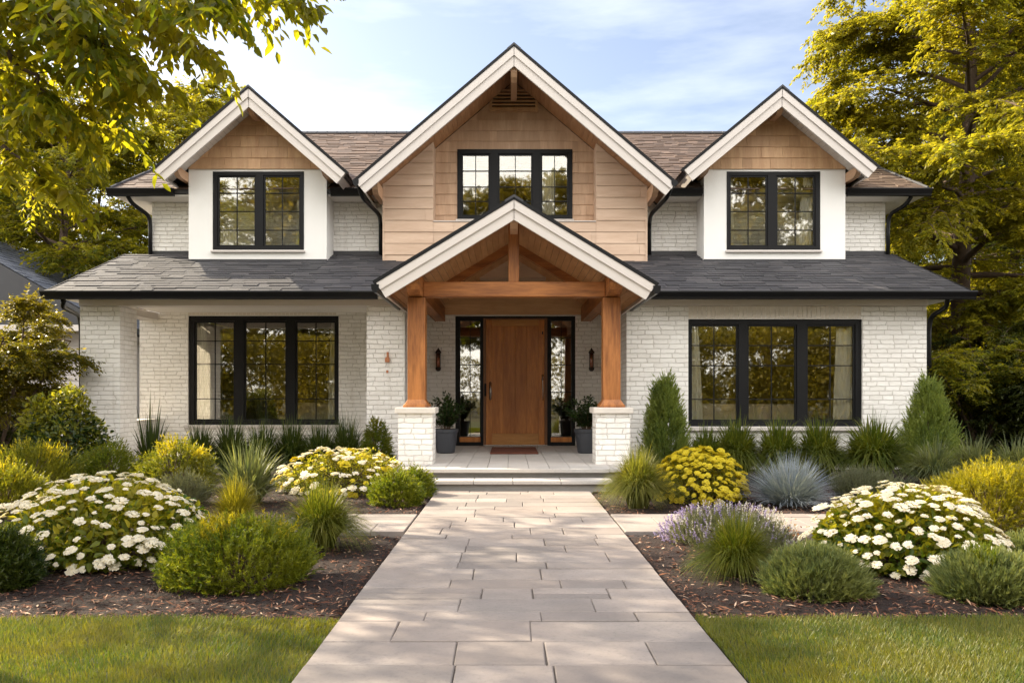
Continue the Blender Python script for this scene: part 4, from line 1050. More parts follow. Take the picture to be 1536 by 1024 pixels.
def grass(name, label, cat, x0, x1, yt, D, seed, mat, n=700, wd=.007, arch=.7, r0=.22, group=None, seg=6, key=None, low=.1, spread=.12):
    """tuft of arching blades whose tips lie over a dome; arch 0 gives straight spiky blades"""
    r = np.random.default_rng(seed); cx, rx, h = place(x0, x1, yt, D)
    t = thing(name, label, cat, (cx, D, BASEZ), group)
    if key and key in GR:
        o = put('blades', GR[key][0], t); o.rotation_euler.z = r.uniform(0, 6.28); o.scale = (rx/GR[key][2],)*2+(h/GR[key][1],); return t
    a = r.uniform(0, 2*np.pi, n); ph = np.arccos(1-r.uniform(0, 1, n)*(1-low)); ln = r.uniform(.86, 1.32, n)+r.normal(0, spread*.3, n)
    lump = 1+.10*np.sin(a*3+seed)+.07*np.sin(a*7+2*seed)
    rho = rx*np.sin(ph)*ln*lump; z = h*np.maximum(np.cos(ph), .0)*ln+h*.05*r.normal(size=n)
    z = np.maximum(z, .07); z = z*(1-.35*arch*(rho/rx)**2)
    e = np.stack([np.cos(a), np.sin(a), np.zeros(n)], 1); q = r0*rx*np.sqrt(r.uniform(0, 1, n)); a2 = a+r.normal(0, .7, n)
    P0 = np.stack([q*np.cos(a2), q*np.sin(a2), np.zeros(n)], 1); P2 = e*rho[:, None]; P2[:, 2] = z; P2[:, :2] += r.normal(0, rx*.05, (n, 2))
    P1 = P0*.5+e*(rho*(.5-.2*arch))[:, None]; P1[:, 2] = z*.5+arch*h*.62*(.35+.65*rho/rx)+.12*h
    put('blades', leaf_mesh('blades', bez_blades(P0, P1, P2, wd*r.uniform(.6, 1.3, n), r.normal(0, .5, n), seg), mat), t)
    if key: GR[key] = (t.children[0].data, h, rx)
    return t
# ------------------------------------------------------------------ flowers
def umbel_mesh(name, r, R, n, mat, fl=.012, domeh=.25):
    a = r.uniform(0, 6.28, n); q = R*np.sqrt(r.uniform(0, 1, n)); z = domeh*R*(1-(q/R)**2)+r.normal(0, .002, n)
    P_, D_, U_ = [], [], []
    for k in range(5):
        b = a*3+k*2*np.pi/5+r.normal(0, .15, n)
        P_.append(np.stack([q*np.cos(a), q*np.sin(a), z], 1)); tilt = .12+.5*(q/R)
        D_.append(np.stack([np.cos(b), np.sin(b), r.normal(.15, .18, n)], 1)); U_.append(np.stack([np.cos(a)*tilt, np.sin(a)*tilt, np.ones(n)], 1))
    P_, D_, U_ = map(np.concatenate, (P_, D_, U_)); m = len(P_)
    return leaf_mesh(name, leaf_arrays(P_, D_, U_, np.full(m, fl)*r.uniform(.8, 1.2, m), np.full(m, fl*.85), 'dia'), mat)
rf = np.random.default_rng(77)
UMB = [umbel_mesh('flower_head', rf, R, n, 'petal_white', .019) for R, n in ((.050, 46), (.042, 36), (.056, 54), (.036, 30))]
SMALL = [umbel_mesh('flower_head', rf, .045, 22, 'petal_white', .024), umbel_mesh('flower_head', rf, .038, 16, 'petal_white', .024)]
YEL = [umbel_mesh('flower_head', rf, .060, 34, 'petal_yellow', .026, .6), umbel_mesh('flower_head', rf, .05, 26, 'petal_yellow', .026, .6)]
def flowers(t, r, rx, ry, h, n, meshes, sc=(.8, 1.2), zmin=.10, out=1.0, dmin=.075, tilt=.75):
    """flower heads over a dome, each a part of its own up to 100; the smallest of the rest in one mesh"""
    p, d = dome(r, n*8, rx, ry, h, .05, inner=.97, zmin=zmin); sel = []
    for i in range(len(p)):
        if len(sel) >= n: break
        if all(((p[i]-p[j])**2).sum() > dmin**2 for j in sel): sel.append(i)
    front = sorted(sel, key=lambda i: p[i][1]-.6*p[i][2]); rest = []
    for c, i in enumerate(front):
        me = meshes[int(r.integers(len(meshes)))]; s = r.uniform(*sc)
        ax = Vector(tuple(nrm(d[i]*tilt+np.array([0, 0, .75])+r.normal(0, .2, 3)))); q = ax.to_track_quat('Z', 'Y'); pos = Vector(tuple(p[i]*out+d[i]*r.uniform(0, .05)))
        if c < 100:
            o = put('flower_head', me, t, pos); o.rotation_mode = 'QUATERNION'; o.rotation_quaternion = q; o.scale = (s, s, s)
        else:
            M_ = Matrix.LocRotScale(pos, q, Vector((s, s, s))); n_ = len(me.vertices); co = np.empty(n_*3, np.float32); me.vertices.foreach_get('co', co)
            co = co.reshape(-1, 3)@np.array(M_.to_3x3()).T+np.array(pos); lo = np.empty(len(me.loops), np.int32); me.loops.foreach_get('vertex_index', lo); ls = np.empty(len(me.polygons), np.int32); me.polygons.foreach_get('loop_start', ls); rest.append((co, lo, ls))
    if rest: kind(put('blossoms', leaf_mesh('blossoms', rest, me.materials[0]), t), 'stuff')
def hydrangea(label, x0, x1, yt, D, seed, n):
    t = broad('flowering_shrub', label, 'shrub', x0, x1, yt+8, D, seed, 'leaf_flowerbush', 5200, (.05, .095), .10, .85, 'white flowering shrubs', .55, 'leaf_gold_soft')
    _, rx, h = place(x0, x1, yt+4, D); flowers(t, np.random.default_rng(seed+1), rx*.98, rx*.85, h, n, UMB, (.45, 1.08), .04, .99, .066)
    return t
m_leaf('leaf_gold_soft', (.14, .16, .014), (.26, .25, .02), (.38, .33, .03), .5, .5, k=.9)
m_leaf('blade_lime_dull', (.10, .13, .022), (.17, .19, .03), (.30, .28, .06), .45, .45)
m_leaf('leaf_chartreuse', (.17, .18, .010), (.27, .26, .014), (.40, .34, .02), .45, .5)
# ---- left beds, from the lawn back to the house
hydrangea('large rounded shrub crowded with flat white flower heads at the edge of the left bed', -6, 318, 712, 7.1, 101, 270)
juniper('evergreen_shrub', 'wide low dark green juniper mound in the mulch beside the left lawn', 'shrub', 222, 488, 768, 6.2, 102, 'leaf_juniper', 2300, 24, .12, mat2='leaf_gold', lw=.008)
juniper('evergreen_shrub', 'dark green shrub cut by the left picture edge in front of the white flowers', 'shrub', -80, 66, 790, 6.0, 103, 'leaf_deep', 1500, 22, .12, mat2='leaf_juniper', lw=.009)
grass('ornamental_grass', 'bright green grass mound between the juniper mound and the side path', 'ornamental grass', 404, 560, 732, 7.5, 104, 'blade_lime', 2600, .0075, .8)
grass('ornamental_grass', 'small golden grass tuft behind the juniper mound', 'ornamental grass', 308, 398, 720, 8.9, 105, 'blade_gold', 1300, .007, .45)
grass('ornamental_grass', 'tall blue green spiky grass behind the golden tuft in the left bed', 'ornamental grass', 305, 438, 663, 10.5, 106, 'blade_yucca', 520, .020, .3)
juniper('lavender_clump', 'small silvery grey clump behind the left white flowers', 'lavender', 228, 318, 709, 10.4, 107, 'leaf_grey', 900, 16, .16, upb=.9, spread=.2)
juniper('golden_shrub', 'feathery yellow green shrub at the far left edge of the bed, lower one', 'shrub', -70, 80, 690, 9.4, 108, 'leaf_olive', 1500, 20, .15, mat2='leaf_gold', lw=.010, spread=.3)
juniper('golden_shrub', 'broad feathery green shrub at the far left under the dark broadleaf bush', 'shrub', -60, 134, 658, 11.2, 109, 'leaf_olive', 1900, 20, .17, mat2='leaf_gold', lw=.011, spread=.3)
juniper('evergreen_shrub', 'low green shrub in front of the left brick pier', 'shrub', 102, 222, 655, 12.2, 110, 'leaf_juniper', 1300, 18, .14, mat2='leaf_olive', lw=.011)
juniper('golden_shrub', 'golden tipped shrub in the left bed beneath the porch window', 'shrub', 200, 332, 653, 11.8, 111, 'leaf_olive', 1400, 18, .14, mat2='leaf_gold', lw=.012)
broad('leafy_shrub', 'round dark glossy broadleaf bush in front of the left brick pier', 'shrub', 16, 166, 574, 12.7, 112, 'leaf_deep', 6200, (.06, .10), .2, .9, None, .6, 'leaf_olive')
t = broad('flowering_shrub', 'loose mound of small white and yellow flowers left of the porch steps', 'shrub', 408, 622, 672, 11.9, 113, 'leaf_olive', 5200, (.035, .06), .2, .75, 'white flowering shrubs', .6, 'leaf_gold_soft')
_, rx_, h_ = place(412, 612, 676, 11.9); flowers(t, np.random.default_rng(114), rx_, rx_*.75, h_, 190, SMALL+[YEL[1]], (.55, 1.25), .05, 1.0, .065)
m_leaf('leaf_lime', (.11, .15, .012), (.18, .21, .016), (.26, .26, .02), .4, .5)
juniper('evergreen_shrub', 'small bright green mound at the corner of the path left of the steps', 'shrub', 550, 640, 703, 10.5, 115, 'leaf_juniper', 1100, 20, .12, mat2='leaf_lime', lw=.009)
juniper('evergreen_shrub', 'bright green mound tucked against the left end of the porch steps', 'shrub', 590, 654, 698, 11.3, 116, 'leaf_juniper', 900, 20, .12, mat2='leaf_lime', lw=.009)
juniper('evergreen_shrub', 'small clipped ball shrub before the brick column left of the porch', 'shrub', 540, 591, 627, 13.9, 117, 'leaf_juniper', 1500, 18, .11, lw=.010, lump=.08, mat2='leaf_olive')
grass('spiky_plant', 'small dark spiky yucca beside the inner side of the left brick pier', 'plant', 198, 254, 614, 14.4, 118, 'blade_dark', 150, .03, .12)
LG = 'strappy grasses planted along the house front'
for i, (x0, x1, yt, lb) in enumerate((
        (268, 330, 648, 'dark grass clump under the left end of the porch window'), (318, 376, 642, 'dark grass clump under the first mullion of the porch window'),
        (362, 424, 646, 'dark grass clump under the middle of the porch window'), (408, 466, 640, 'dark grass clump under the right pane of the porch window'),
        (452, 508, 644, 'dark grass clump under the right end of the porch window'), (492, 548, 638, 'tall dark grass clump beside the clipped ball shrub'))):
    grass('ornamental_grass', lb, 'ornamental grass', x0-14, x1+14, yt-4, 13.9+.15*(i % 2), 130+i, 'blade_dark', 1100, .017, .6, group=LG, key='lilyturf_tall')
# ---- right beds
grass('ornamental_grass', 'large fountain grass at the right end of the porch steps', 'ornamental grass', 896, 1018, 682, 10.2, 140, 'blade_lime_dull', 2800, .010, .8)
grass('ornamental_grass', 'small pale grass tuft between the fountain grass and the right brick pier', 'ornamental grass', 940, 990, 676, 11.6, 141, 'blade_lime_dull', 700, .010, .6)
t = broad('flowering_shrub', 'shrub covered in bright yellow flowers right of the porch steps', 'shrub', 978, 1120, 675, 11.0, 142, 'leaf_olive', 3800, (.035, .06), .16, .9, None, .6, 'leaf_gold')
_, rx_, h_ = place(978, 1120, 675, 11.0); flowers(t, np.random.default_rng(143), rx_, rx_*.9, h_, 330, YEL, (.5, .85), .02, .98, .045)
grass('ornamental_grass', 'silvery blue fescue clump right of the yellow flowers', 'ornamental grass', 1116, 1254, 691, 10.4, 144, 'blade_blue', 1700, .012, .15)
juniper('lavender_clump', 'grey green lavender clump between the blue fescue and the golden shrub', 'lavender', 1240, 1360, 706, 11.2, 145, 'leaf_grey', 1500, 16, .2, upb=1.2, spread=.15, lw=.010)
def lavender(label, x0, x1, yt, D, seed):
    r = np.random.default_rng(seed)
    t = juniper('lavender_clump', label, 'lavender', x0, x1, yt+12, D, seed, 'leaf_grey', 1700, 16, .11, upb=.8, spread=.3)
    _, rx, h = place(x0, x1, yt+16, D); p, d = dome(r, 520, rx, rx*.8, h, .1, inner=.9, zmin=.02); p[:, 1] *= .95
    ax = nrm(d*.7+np.array([0, 0, .7])+r.normal(0, .12, p.shape)); k = 16; tt = np.linspace(0, 1, k)
    pur = r.uniform(0, 1, 520)+.5*(-p[:, 0]/rx) > .45
    def spikes(m):
        P_ = (p[m][:, None]+ax[m][:, None]*(.02+.07*tt)[None, :, None]); D_ = nrm(ax[m][:, None]*.6+r.normal(0, .8, P_.shape)); P_ = P_.reshape(-1, 3); D_ = D_.reshape(-1, 3); n = len(P_)
        return leaf_arrays(P_, D_, np.tile([0, 0, 1.], (n, 1))+r.normal(0, .4, (n, 3)), r.uniform(.012, .02, n), r.uniform(.008, .012, n), 'dia')
    kind(put('flower_spikes', leaf_mesh('flower_spikes', spikes(pur), 'petal_purple'), t), 'stuff'); kind(put('pale_flower_spikes', leaf_mesh('pale_flower_spikes', spikes(~pur), 'petal_pale'), t), 'stuff')
    o = np.array([[rx*.86, -.12, .16], [rx*.92, -.05, .2], [rx*.8, -.2, .12], [rx*.9, .0, .10]]); o = np.repeat(o, 8, 0)+r.normal(0, .02, (32, 3))
    put('orange_blossom', leaf_mesh('orange_blossom', leaf_arrays(o, r.normal(size=(32, 3)), np.tile([0, -.4, 1.], (32, 1)), np.full(32, .028), np.full(32, .02), 'dia'), 'petal_orange'), t)
    return t
m_leaf('petal_pale', (.50, .49, .50), (.62, .60, .60), (.70, .66, .60), .3, .6, tboost=1.0, k=.9)
lavender('spreading lavender clump with purple flower spikes beside the right side path', 988, 1200, 750, 7.75, 146)
grass('ornamental_grass', 'bright green grass mound in front of the purple lavender', 'ornamental grass', 1028, 1182, 780, 6.3, 147, 'blade_lime', 2900, .007, .8)
juniper('evergreen_shrub', 'low grey green needle mound nearest the lawn in the right bed', 'shrub', 1140, 1308, 820, 5.75, 148, 'leaf_sage', 1900, 24, .10, upb=.6, spread=.25, lump=.08, nl=(.03, .055), lw=.006)
hydrangea('large rounded shrub crowded with flat white flower heads in the right bed', 1206, 1502, 727, 6.75, 149, 270)
juniper('evergreen_shrub', 'dark grey green needle mound below the right white flowers, at the lawn edge', 'shrub', 1402, 1570, 824, 5.65, 150, 'leaf_sage', 1900, 24, .11, upb=.6, spread=.25, lump=.12, nl=(.03, .055), mat2='leaf_juniper', lw=.007)
juniper('evergreen_shrub', 'small grey green tuft at the right picture edge beside the white flowers', 'shrub', 1490, 1590, 798, 6.9, 151, 'leaf_sage', 900, 20, .1, upb=.6, spread=.25)
juniper('golden_shrub', 'broad feathery chartreuse shrub behind the right white flowers', 'shrub', 1362, 1610, 688, 8.7, 152, 'leaf_chartreuse', 2800, 22, .16, mat2='leaf_gold', lw=.007, spread=.4, nl=(.03, .06), upb=.15)
m_leaf('blade_mid', (.07, .11, .016), (.12, .16, .02), (.24, .25, .04), .45, .45)
for i, (x0, x1, yt, lb) in enumerate((
        (1034, 1086, 650, 'small strappy grass clump beside the conifer at the big window'), (1066, 1142, 640, 'arching strappy grass clump under the left pane of the big window'),
        (1132, 1204, 641, 'arching strappy grass clump under the middle pane of the big window'), (1192, 1266, 640, 'arching strappy grass clump under the second mullion of the big window'),
        (1256, 1366, 640, 'widest arching strappy grass clump beside the second conifer'))):
    grass('ornamental_grass', lb, 'ornamental grass', x0-20, x1+20, yt-2, 13.2+.2*(i % 2), 160+i, 'blade_mid', 1500, .018, .85, group=LG, key='lilyturf_arch')
for i, (x0, x1, yt, lb) in enumerate(((1362, 1440, 664, 'pale arching grass clump under the second conifer'), (1420, 1500, 660, 'pale arching grass clump behind the chartreuse shrub'), (1478, 1570, 663, 'pale arching grass clump at the right picture edge'))):
    grass('ornamental_grass', lb, 'ornamental grass', x0-14, x1+14, yt-2, 12.2+.2*(i % 2), 170+i, 'blade_yucca', 800, .016, .75, group=LG, key='sedge')
def conifer(label, x0, x1, yt, D, seed, n=3000):
    r = np.random.default_rng(seed); cx, rx, h = place(x0, x1, yt, D); t = thing('conifer_shrub', label, 'conifer', (cx, D, BASEZ), 'cone shaped conifers against the right wing')
    u = r.uniform(0, 1, n)**1.25; a = r.uniform(0, 6.28, n); prof = (1-u)**.7*np.minimum(1, .66+u*1.9); q = rx*.98*prof*(.45+.55*np.sqrt(r.uniform(0, 1, n)))*(1+.20*np.sin(a*3+u*6)+.15*np.sin(a*7-u*13))
    # upright branchlets: tufts gather along spires that stand out of the cone
    na = 110; ui = r.uniform(0, 1, na)**1.2; ai = r.uniform(0, 6.28, na); pi_ = (1-ui)**.7*np.minimum(1, .66+ui*1.9); qi = rx*.92*pi_*r.uniform(.6, 1.0, na)
    j = r.integers(0, na, n); m_ = r.uniform(0, 1, n) < .6; tt = r.uniform(0, 1, n)
    u = np.where(m_, ui[j]+.16*tt-.03, u); a = np.where(m_, ai[j]+r.normal(0, .09, n), a); q = np.where(m_, qi[j]*(1-.22*tt)*r.normal(1, .05, n), q*.86)
    p = np.stack([q*np.cos(a), q*np.sin(a), u*h*.78+.02], 1); d = nrm(np.stack([np.cos(a), np.sin(a), np.full(n, 1.1)], 1))
    put('foliage', leaf_mesh('foliage', tuft_arrays(r, p, d, 28, .26, .011, .30, .8, 'needle', (.03, .06)), 'leaf_conifer'), t)
    MB().tube([(0, 0, -.1), (0, 0, h*.5), (0, 0, h*.9)], [.035, .02, .005], 7).build('trunk', 'bark').parent = t
conifer('cone shaped evergreen standing between the right brick pier and the big window', 956, 1040, 556, 14.2, 180)
conifer('cone shaped evergreen standing at the right corner of the brick wing', 1340, 1444, 560, 14.1, 181)
# ------------------------------------------------------------------ trees
m_leaf('leaf_tree_gold', (.11, .13, .012), (.20, .195, .014), (.30, .265, .026), .55, .45, .25, k=.78)
m_leaf('leaf_tree_olive', (.06, .085, .012), (.13, .145, .014), (.27, .235, .016), .55, .45, .25, k=.85)
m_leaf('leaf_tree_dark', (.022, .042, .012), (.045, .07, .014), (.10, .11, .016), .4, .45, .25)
m_leaf('leaf_near', (.055, .075, .006), (.11, .12, .008), (.20, .175, .010), .62, .4, .25, tboost=2.8, k=1.05)
m_leaf('leaf_tree_gold2', (.09, .105, .012), (.17, .16, .014), (.30, .24, .018), .5, .45, .25)
def limb_path(r, p, d, L, n=7, droop=.25, wander=.12):
    pts = [p.copy()]; d = d/np.linalg.norm(d)
    for i in range(n):
        d = d+r.normal(0, wander, 3)*.5+np.array([0, 0, -droop*(i/n)*.6]); d = d/np.linalg.norm(d); p = p+d*L/n; pts.append(p.copy())
    return np.array(pts)
def at_path(P_, t): f = t*(len(P_)-1); i = min(int(f), len(P_)-2); return P_[i]+(P_[i+1]-P_[i])*(f-i), nrm(P_[i+1]-P_[i])
def spray(r, m, path, tw, nsub, subL, ntw, twL, nleaf, ll, droop, rad, flat=.25, t0=.22, wl=.45):
    """side branches and leafy twigs along one limb; returns leaf data"""
    A, B = [], []
    for k in range(nsub):
        t = t0+(1-t0)*(k+r.uniform(0, 1))/nsub; p, d = at_path(path, t); s = (-1)**k
        side = np.cross(d, [0, 0, 1]); side = side/max(np.linalg.norm(side), 1e-6)
        dd = d*r.uniform(.5, 1.0)+side*s*r.uniform(.5, 1.0)+np.array([0, 0, r.normal(.05, flat)])
        L_ = subL*r.uniform(.6, 1.15)*(1.15-.6*t); sp = limb_path(r, p, dd, L_, 4, droop, .2); m.tube([tuple(q) for q in sp], [rad*.4, rad*.3, rad*.2, rad*.15, rad*.1], 4, False)
        for j in range(ntw):
            u = (j+r.uniform(.2, 1))/ntw; q, e = at_path(sp, min(u, 1)); s2 = (-1)**j
            sd = np.cross(e, [0, 0, 1]); sd = sd/max(np.linalg.norm(sd), 1e-6)
            td = e*r.uniform(.6, 1)+sd*s2*r.uniform(.2, .9)+np.array([0, 0, -.15+r.normal(0, flat)]); td = td/np.linalg.norm(td)
            A.append(q); B.append(td*twL*r.uniform(.6, 1.2))
    return A, B
def twig_leaves(r, A, B, nleaf, ll, droop=.45, wl=.42, tpl='dia', gap=.0):
    A, B = np.array(A), np.array(B); n = len(A); t = np.tile(np.linspace(.05, 1, nleaf), (n, 1))+r.uniform(-.03, .03, (n, nleaf))
    side = nrm(np.cross(B, [0, 0, 1.])); s = np.where(np.arange(nleaf) % 2, 1., -1.)[None, :, None]
    sag = -.18*(t**2)[..., None]*np.linalg.norm(B, axis=1)[:, None, None]*np.array([0, 0, 1.])*droop*2
    p = A[:, None]+B[:, None]*t[..., None]+sag+r.normal(0, ll*.12, (n, nleaf, 3))
    d = nrm(nrm(B)[:, None]*.65+side[:, None]*s*.8+np.array([0, 0, -droop])+r.normal(0, .28, (n, nleaf, 3)))
    up = nrm(np.array([0, 0, 1.])+side[:, None]*0+r.normal(0, .45, (n, nleaf, 3)))
    p, d, up = p.reshape(-1, 3), d.reshape(-1, 3), up.reshape(-1, 3); m = len(p); ln = ll*r.uniform(.65, 1.25, m)
    return leaf_arrays(p, d, up, ln, ln*wl, tpl)
def tree(name, label, cat, loc, H, R, seed, mat, base=.12, nl=34, nsub=12, ntw=6, nleaf=22, ll=.13, trunk=.24, droop=.3, prof=None, group=None, twL=.55, subL=.36, up=(.1, .75), lean=(0, 0), wl=.42):
    r = np.random.default_rng(seed); t = thing(name, label, cat, loc, group); m = MB()
    prof = prof or (lambda u: max(.18, math.sqrt(max(0, 1-((u-.38)/.66)**2))))
    zs = np.linspace(0, H*.96, 12); tp = np.stack([np.cumsum(r.normal(0, H*.006, 12))+lean[0]*zs/H, np.cumsum(r.normal(0, H*.006, 12))+lean[1]*zs/H, zs], 1); tp[0, :2] = 0
    rad = [trunk*(1.25 if i == 0 else 1)*(1-.93*(i/11)**.9)+.01 for i in range(12)]
    m.tube([tuple(p) for p in tp], rad, 10)
    A, B = [], []
    for k in range(nl):
        u = base+(1-base)*(k+r.uniform(0, .8))/nl; p, _ = at_path(tp, min(u, .999)); a = k*2.39996+r.normal(0, .3)
        e = up[0]+(up[1]-up[0])*u+r.normal(0, .1); L_ = R*prof((u-base)/(1-base))*r.uniform(.75, 1.12)
        d = np.array([math.cos(a)*math.cos(e), math.sin(a)*math.cos(e), math.sin(e)]); lp = limb_path(r, p, d, L_, 7, droop, .22)
        r0 = max(.02, trunk*.38*(1-u*.8)); m.tube([tuple(q) for q in lp], [r0*(1-.85*i/7) for i in range(8)], 6, False)
        a_, b_ = spray(r, m, lp, None, nsub, L_*subL, ntw, twL, nleaf, ll, droop, r0*.6); A += a_; B += b_
        for j in range(5): q, e_ = at_path(lp, .75+.05*j); A.append(q); B.append(e_*twL*.8)
    put('crown', leaf_mesh('crown', twig_leaves(r, A, B, nleaf, ll, .35, wl), mat), t)
    m.build('trunk', 'bark', smooth=True).parent = t
    return t
def again(src, loc, rz, s, label):
    c = src.copy(); C.objects.link(c); c.location = loc; c.rotation_euler = (0, 0, rz); c.scale = (s, s, s); c['label'] = label
    for ch in src.children: k = ch.copy(); C.objects.link(k); k.parent = c
    return c
TB = 'tall trees behind and beside the house'
big = tree('broadleaf_tree', 'tall golden tree with spreading limbs right of the house, its trunk in full view', 'tree', (pxX(1446, 21), 21, -.2), 16.0, 4.9, 201, 'leaf_tree_gold', .16, 84, 19, 8, 34, .118, .30, .42, group=TB, twL=.6, subL=.34, up=(.0, .8), prof=lambda u: max(.15, min(1.0, .75+.9*u)*math.sqrt(max(0, 1-(max(0, u-.22)/.80)**2))))
ol = tree('broadleaf_tree', 'olive green tree with a dark trunk left of the house above the neighbouring roof', 'tree', (pxX(88, 25), 25, -.2), 10.6, 4.1, 202, 'leaf_tree_olive', .22, 36, 13, 7, 24, .14, .26, .35, group=TB, twL=.65)
gd = tree('broadleaf_tree', 'golden tree whose top shows just left of the left dormer', 'tree', (pxX(258, 30), 30, -.2), 12.6, 4.4, 203, 'leaf_tree_gold', .16, 36, 13, 7, 24, .15, .26, .35, group=TB, twL=.65)
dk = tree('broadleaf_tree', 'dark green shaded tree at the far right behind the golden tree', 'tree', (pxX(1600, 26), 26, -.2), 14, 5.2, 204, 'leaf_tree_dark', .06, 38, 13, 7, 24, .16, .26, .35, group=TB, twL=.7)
sh = tree('broadleaf_tree', 'light open tree added at the left picture edge to dapple the path', 'tree', (-9.0, 12.4, -.2), 9.6, 2.6, 209, 'leaf_tree_gold', .46, 24, 9, 6, 14, .10, .2, .3, group=TB, twL=.5)  # tree added to throw broken shade over the path
again(sh, (-9.1, 9.9, -.2), 2.0, .80, 'unseen shade tree added beyond the left picture edge, nearer than its neighbour')  # out-of-view copy, added to spread the shade to the near path
for src, px_, D, H, rz, s, lb in (
        (dk, 20, 34, 0, 1.1, .95, 'dark tree at the far left behind the neighbouring house'), (gd, 160, 36, 0, 2.2, .95, 'golden tree between the two left trunks, farther back'),
        (ol, -110, 27, 0, .7, 1.25, 'olive tree at the left picture edge behind the overhanging branches'),
        (ol, 1330, 33, 0, 2.0, 1.0, 'olive tree directly behind the right end of the house'), (gd, 1520, 32, 0, 4.0, 1.15, 'golden tree behind the tall one at the right edge'),
        (ol, 1660, 30, 0, 3.1, 1.5, 'tall olive tree filling the upper right corner'), (ol, 1420, 40, 0, 5.1, 1.2, 'farthest olive tree seen through the right branches'),
        (gd, 40, 44, 0, 5.5, 1.2, 'farthest golden tree seen through the left branches'), (dk, 1480, 36, 0, 2.6, .75, 'low dark tree behind the multi stemmed shrub at the right')):
    again(src, (pxX(px_, D), D, -.2), rz, s, lb)
# multi-stemmed shrub trees beside the house
def stem_shrub(label, x, D, H, R, seed, mat, ns=7, group=None, ll=.075, nleaf=20, nsub=8, ntw=5, zmin=.35):
    r = np.random.default_rng(seed); t = thing('shrub_tree', label, 'small tree', (x, D, -.1), group); m = MB(); A, B = [], []
    for k in range(ns):
        a = k*2.4+r.normal(0, .3); th = r.uniform(.12, .45); p = np.array([.1*math.cos(a), .1*math.sin(a), 0.]); d = np.array([math.cos(a)*math.sin(th), math.sin(a)*math.sin(th), math.cos(th)])
        sp = limb_path(r, p, d, H*r.uniform(.7, .98), 9, -.02, .2); m.tube([tuple(q) for q in sp], [.045*(1-.85*i/9) for i in range(10)], 6, False)
        for j in range(9):
            u = zmin+(1-zmin)*(j+r.uniform(0, 1))/9; q, e = at_path(sp, u); b = r.uniform(0, 6.28); dd = np.array([math.cos(b), math.sin(b), r.uniform(-.05, .5)])
            L_ = R*r.uniform(.5, 1)*(1.15-.6*u); lp = limb_path(r, q, dd, L_, 6, .3, .25); m.tube([tuple(z) for z in lp], [.016*(1-.8*i/6) for i in range(7)], 5, False)
            a_, b_ = spray(r, m, lp, None, nsub, L_*.45, ntw, .30, nleaf, ll, .3, .014, t0=.1); A += a_; B += b_
    put('crown', leaf_mesh('crown', twig_leaves(r, A, B, nleaf, ll, .3), mat), t); m.build('trunk', 'bark', smooth=True).parent = t
    return t
stem_shrub('small yellow green tree with fine leaves at the left end of the house', pxX(-22, 14.4), 14.4, 3.6, .95, 211, 'leaf_tree_gold2', 8, ll=.07, zmin=.5)
m1 = stem_shrub('multi stemmed shrub with olive leaves right of the brick wing', pxX(1462, 16.5), 16.5, 3.1, 1.35, 212, 'leaf_tree_olive', 8, group='understory shrubs', zmin=.5)
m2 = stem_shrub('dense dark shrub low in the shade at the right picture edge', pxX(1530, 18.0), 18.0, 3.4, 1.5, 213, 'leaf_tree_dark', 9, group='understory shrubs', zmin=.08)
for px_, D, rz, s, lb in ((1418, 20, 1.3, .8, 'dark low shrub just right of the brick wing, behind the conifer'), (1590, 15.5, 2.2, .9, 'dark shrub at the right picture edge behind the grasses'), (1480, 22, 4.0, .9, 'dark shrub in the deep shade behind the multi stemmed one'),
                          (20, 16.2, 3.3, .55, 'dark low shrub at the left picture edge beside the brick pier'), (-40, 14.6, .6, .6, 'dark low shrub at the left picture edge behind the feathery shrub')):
    again(m2, (pxX(px_, D), D, -.1), rz, s, lb)
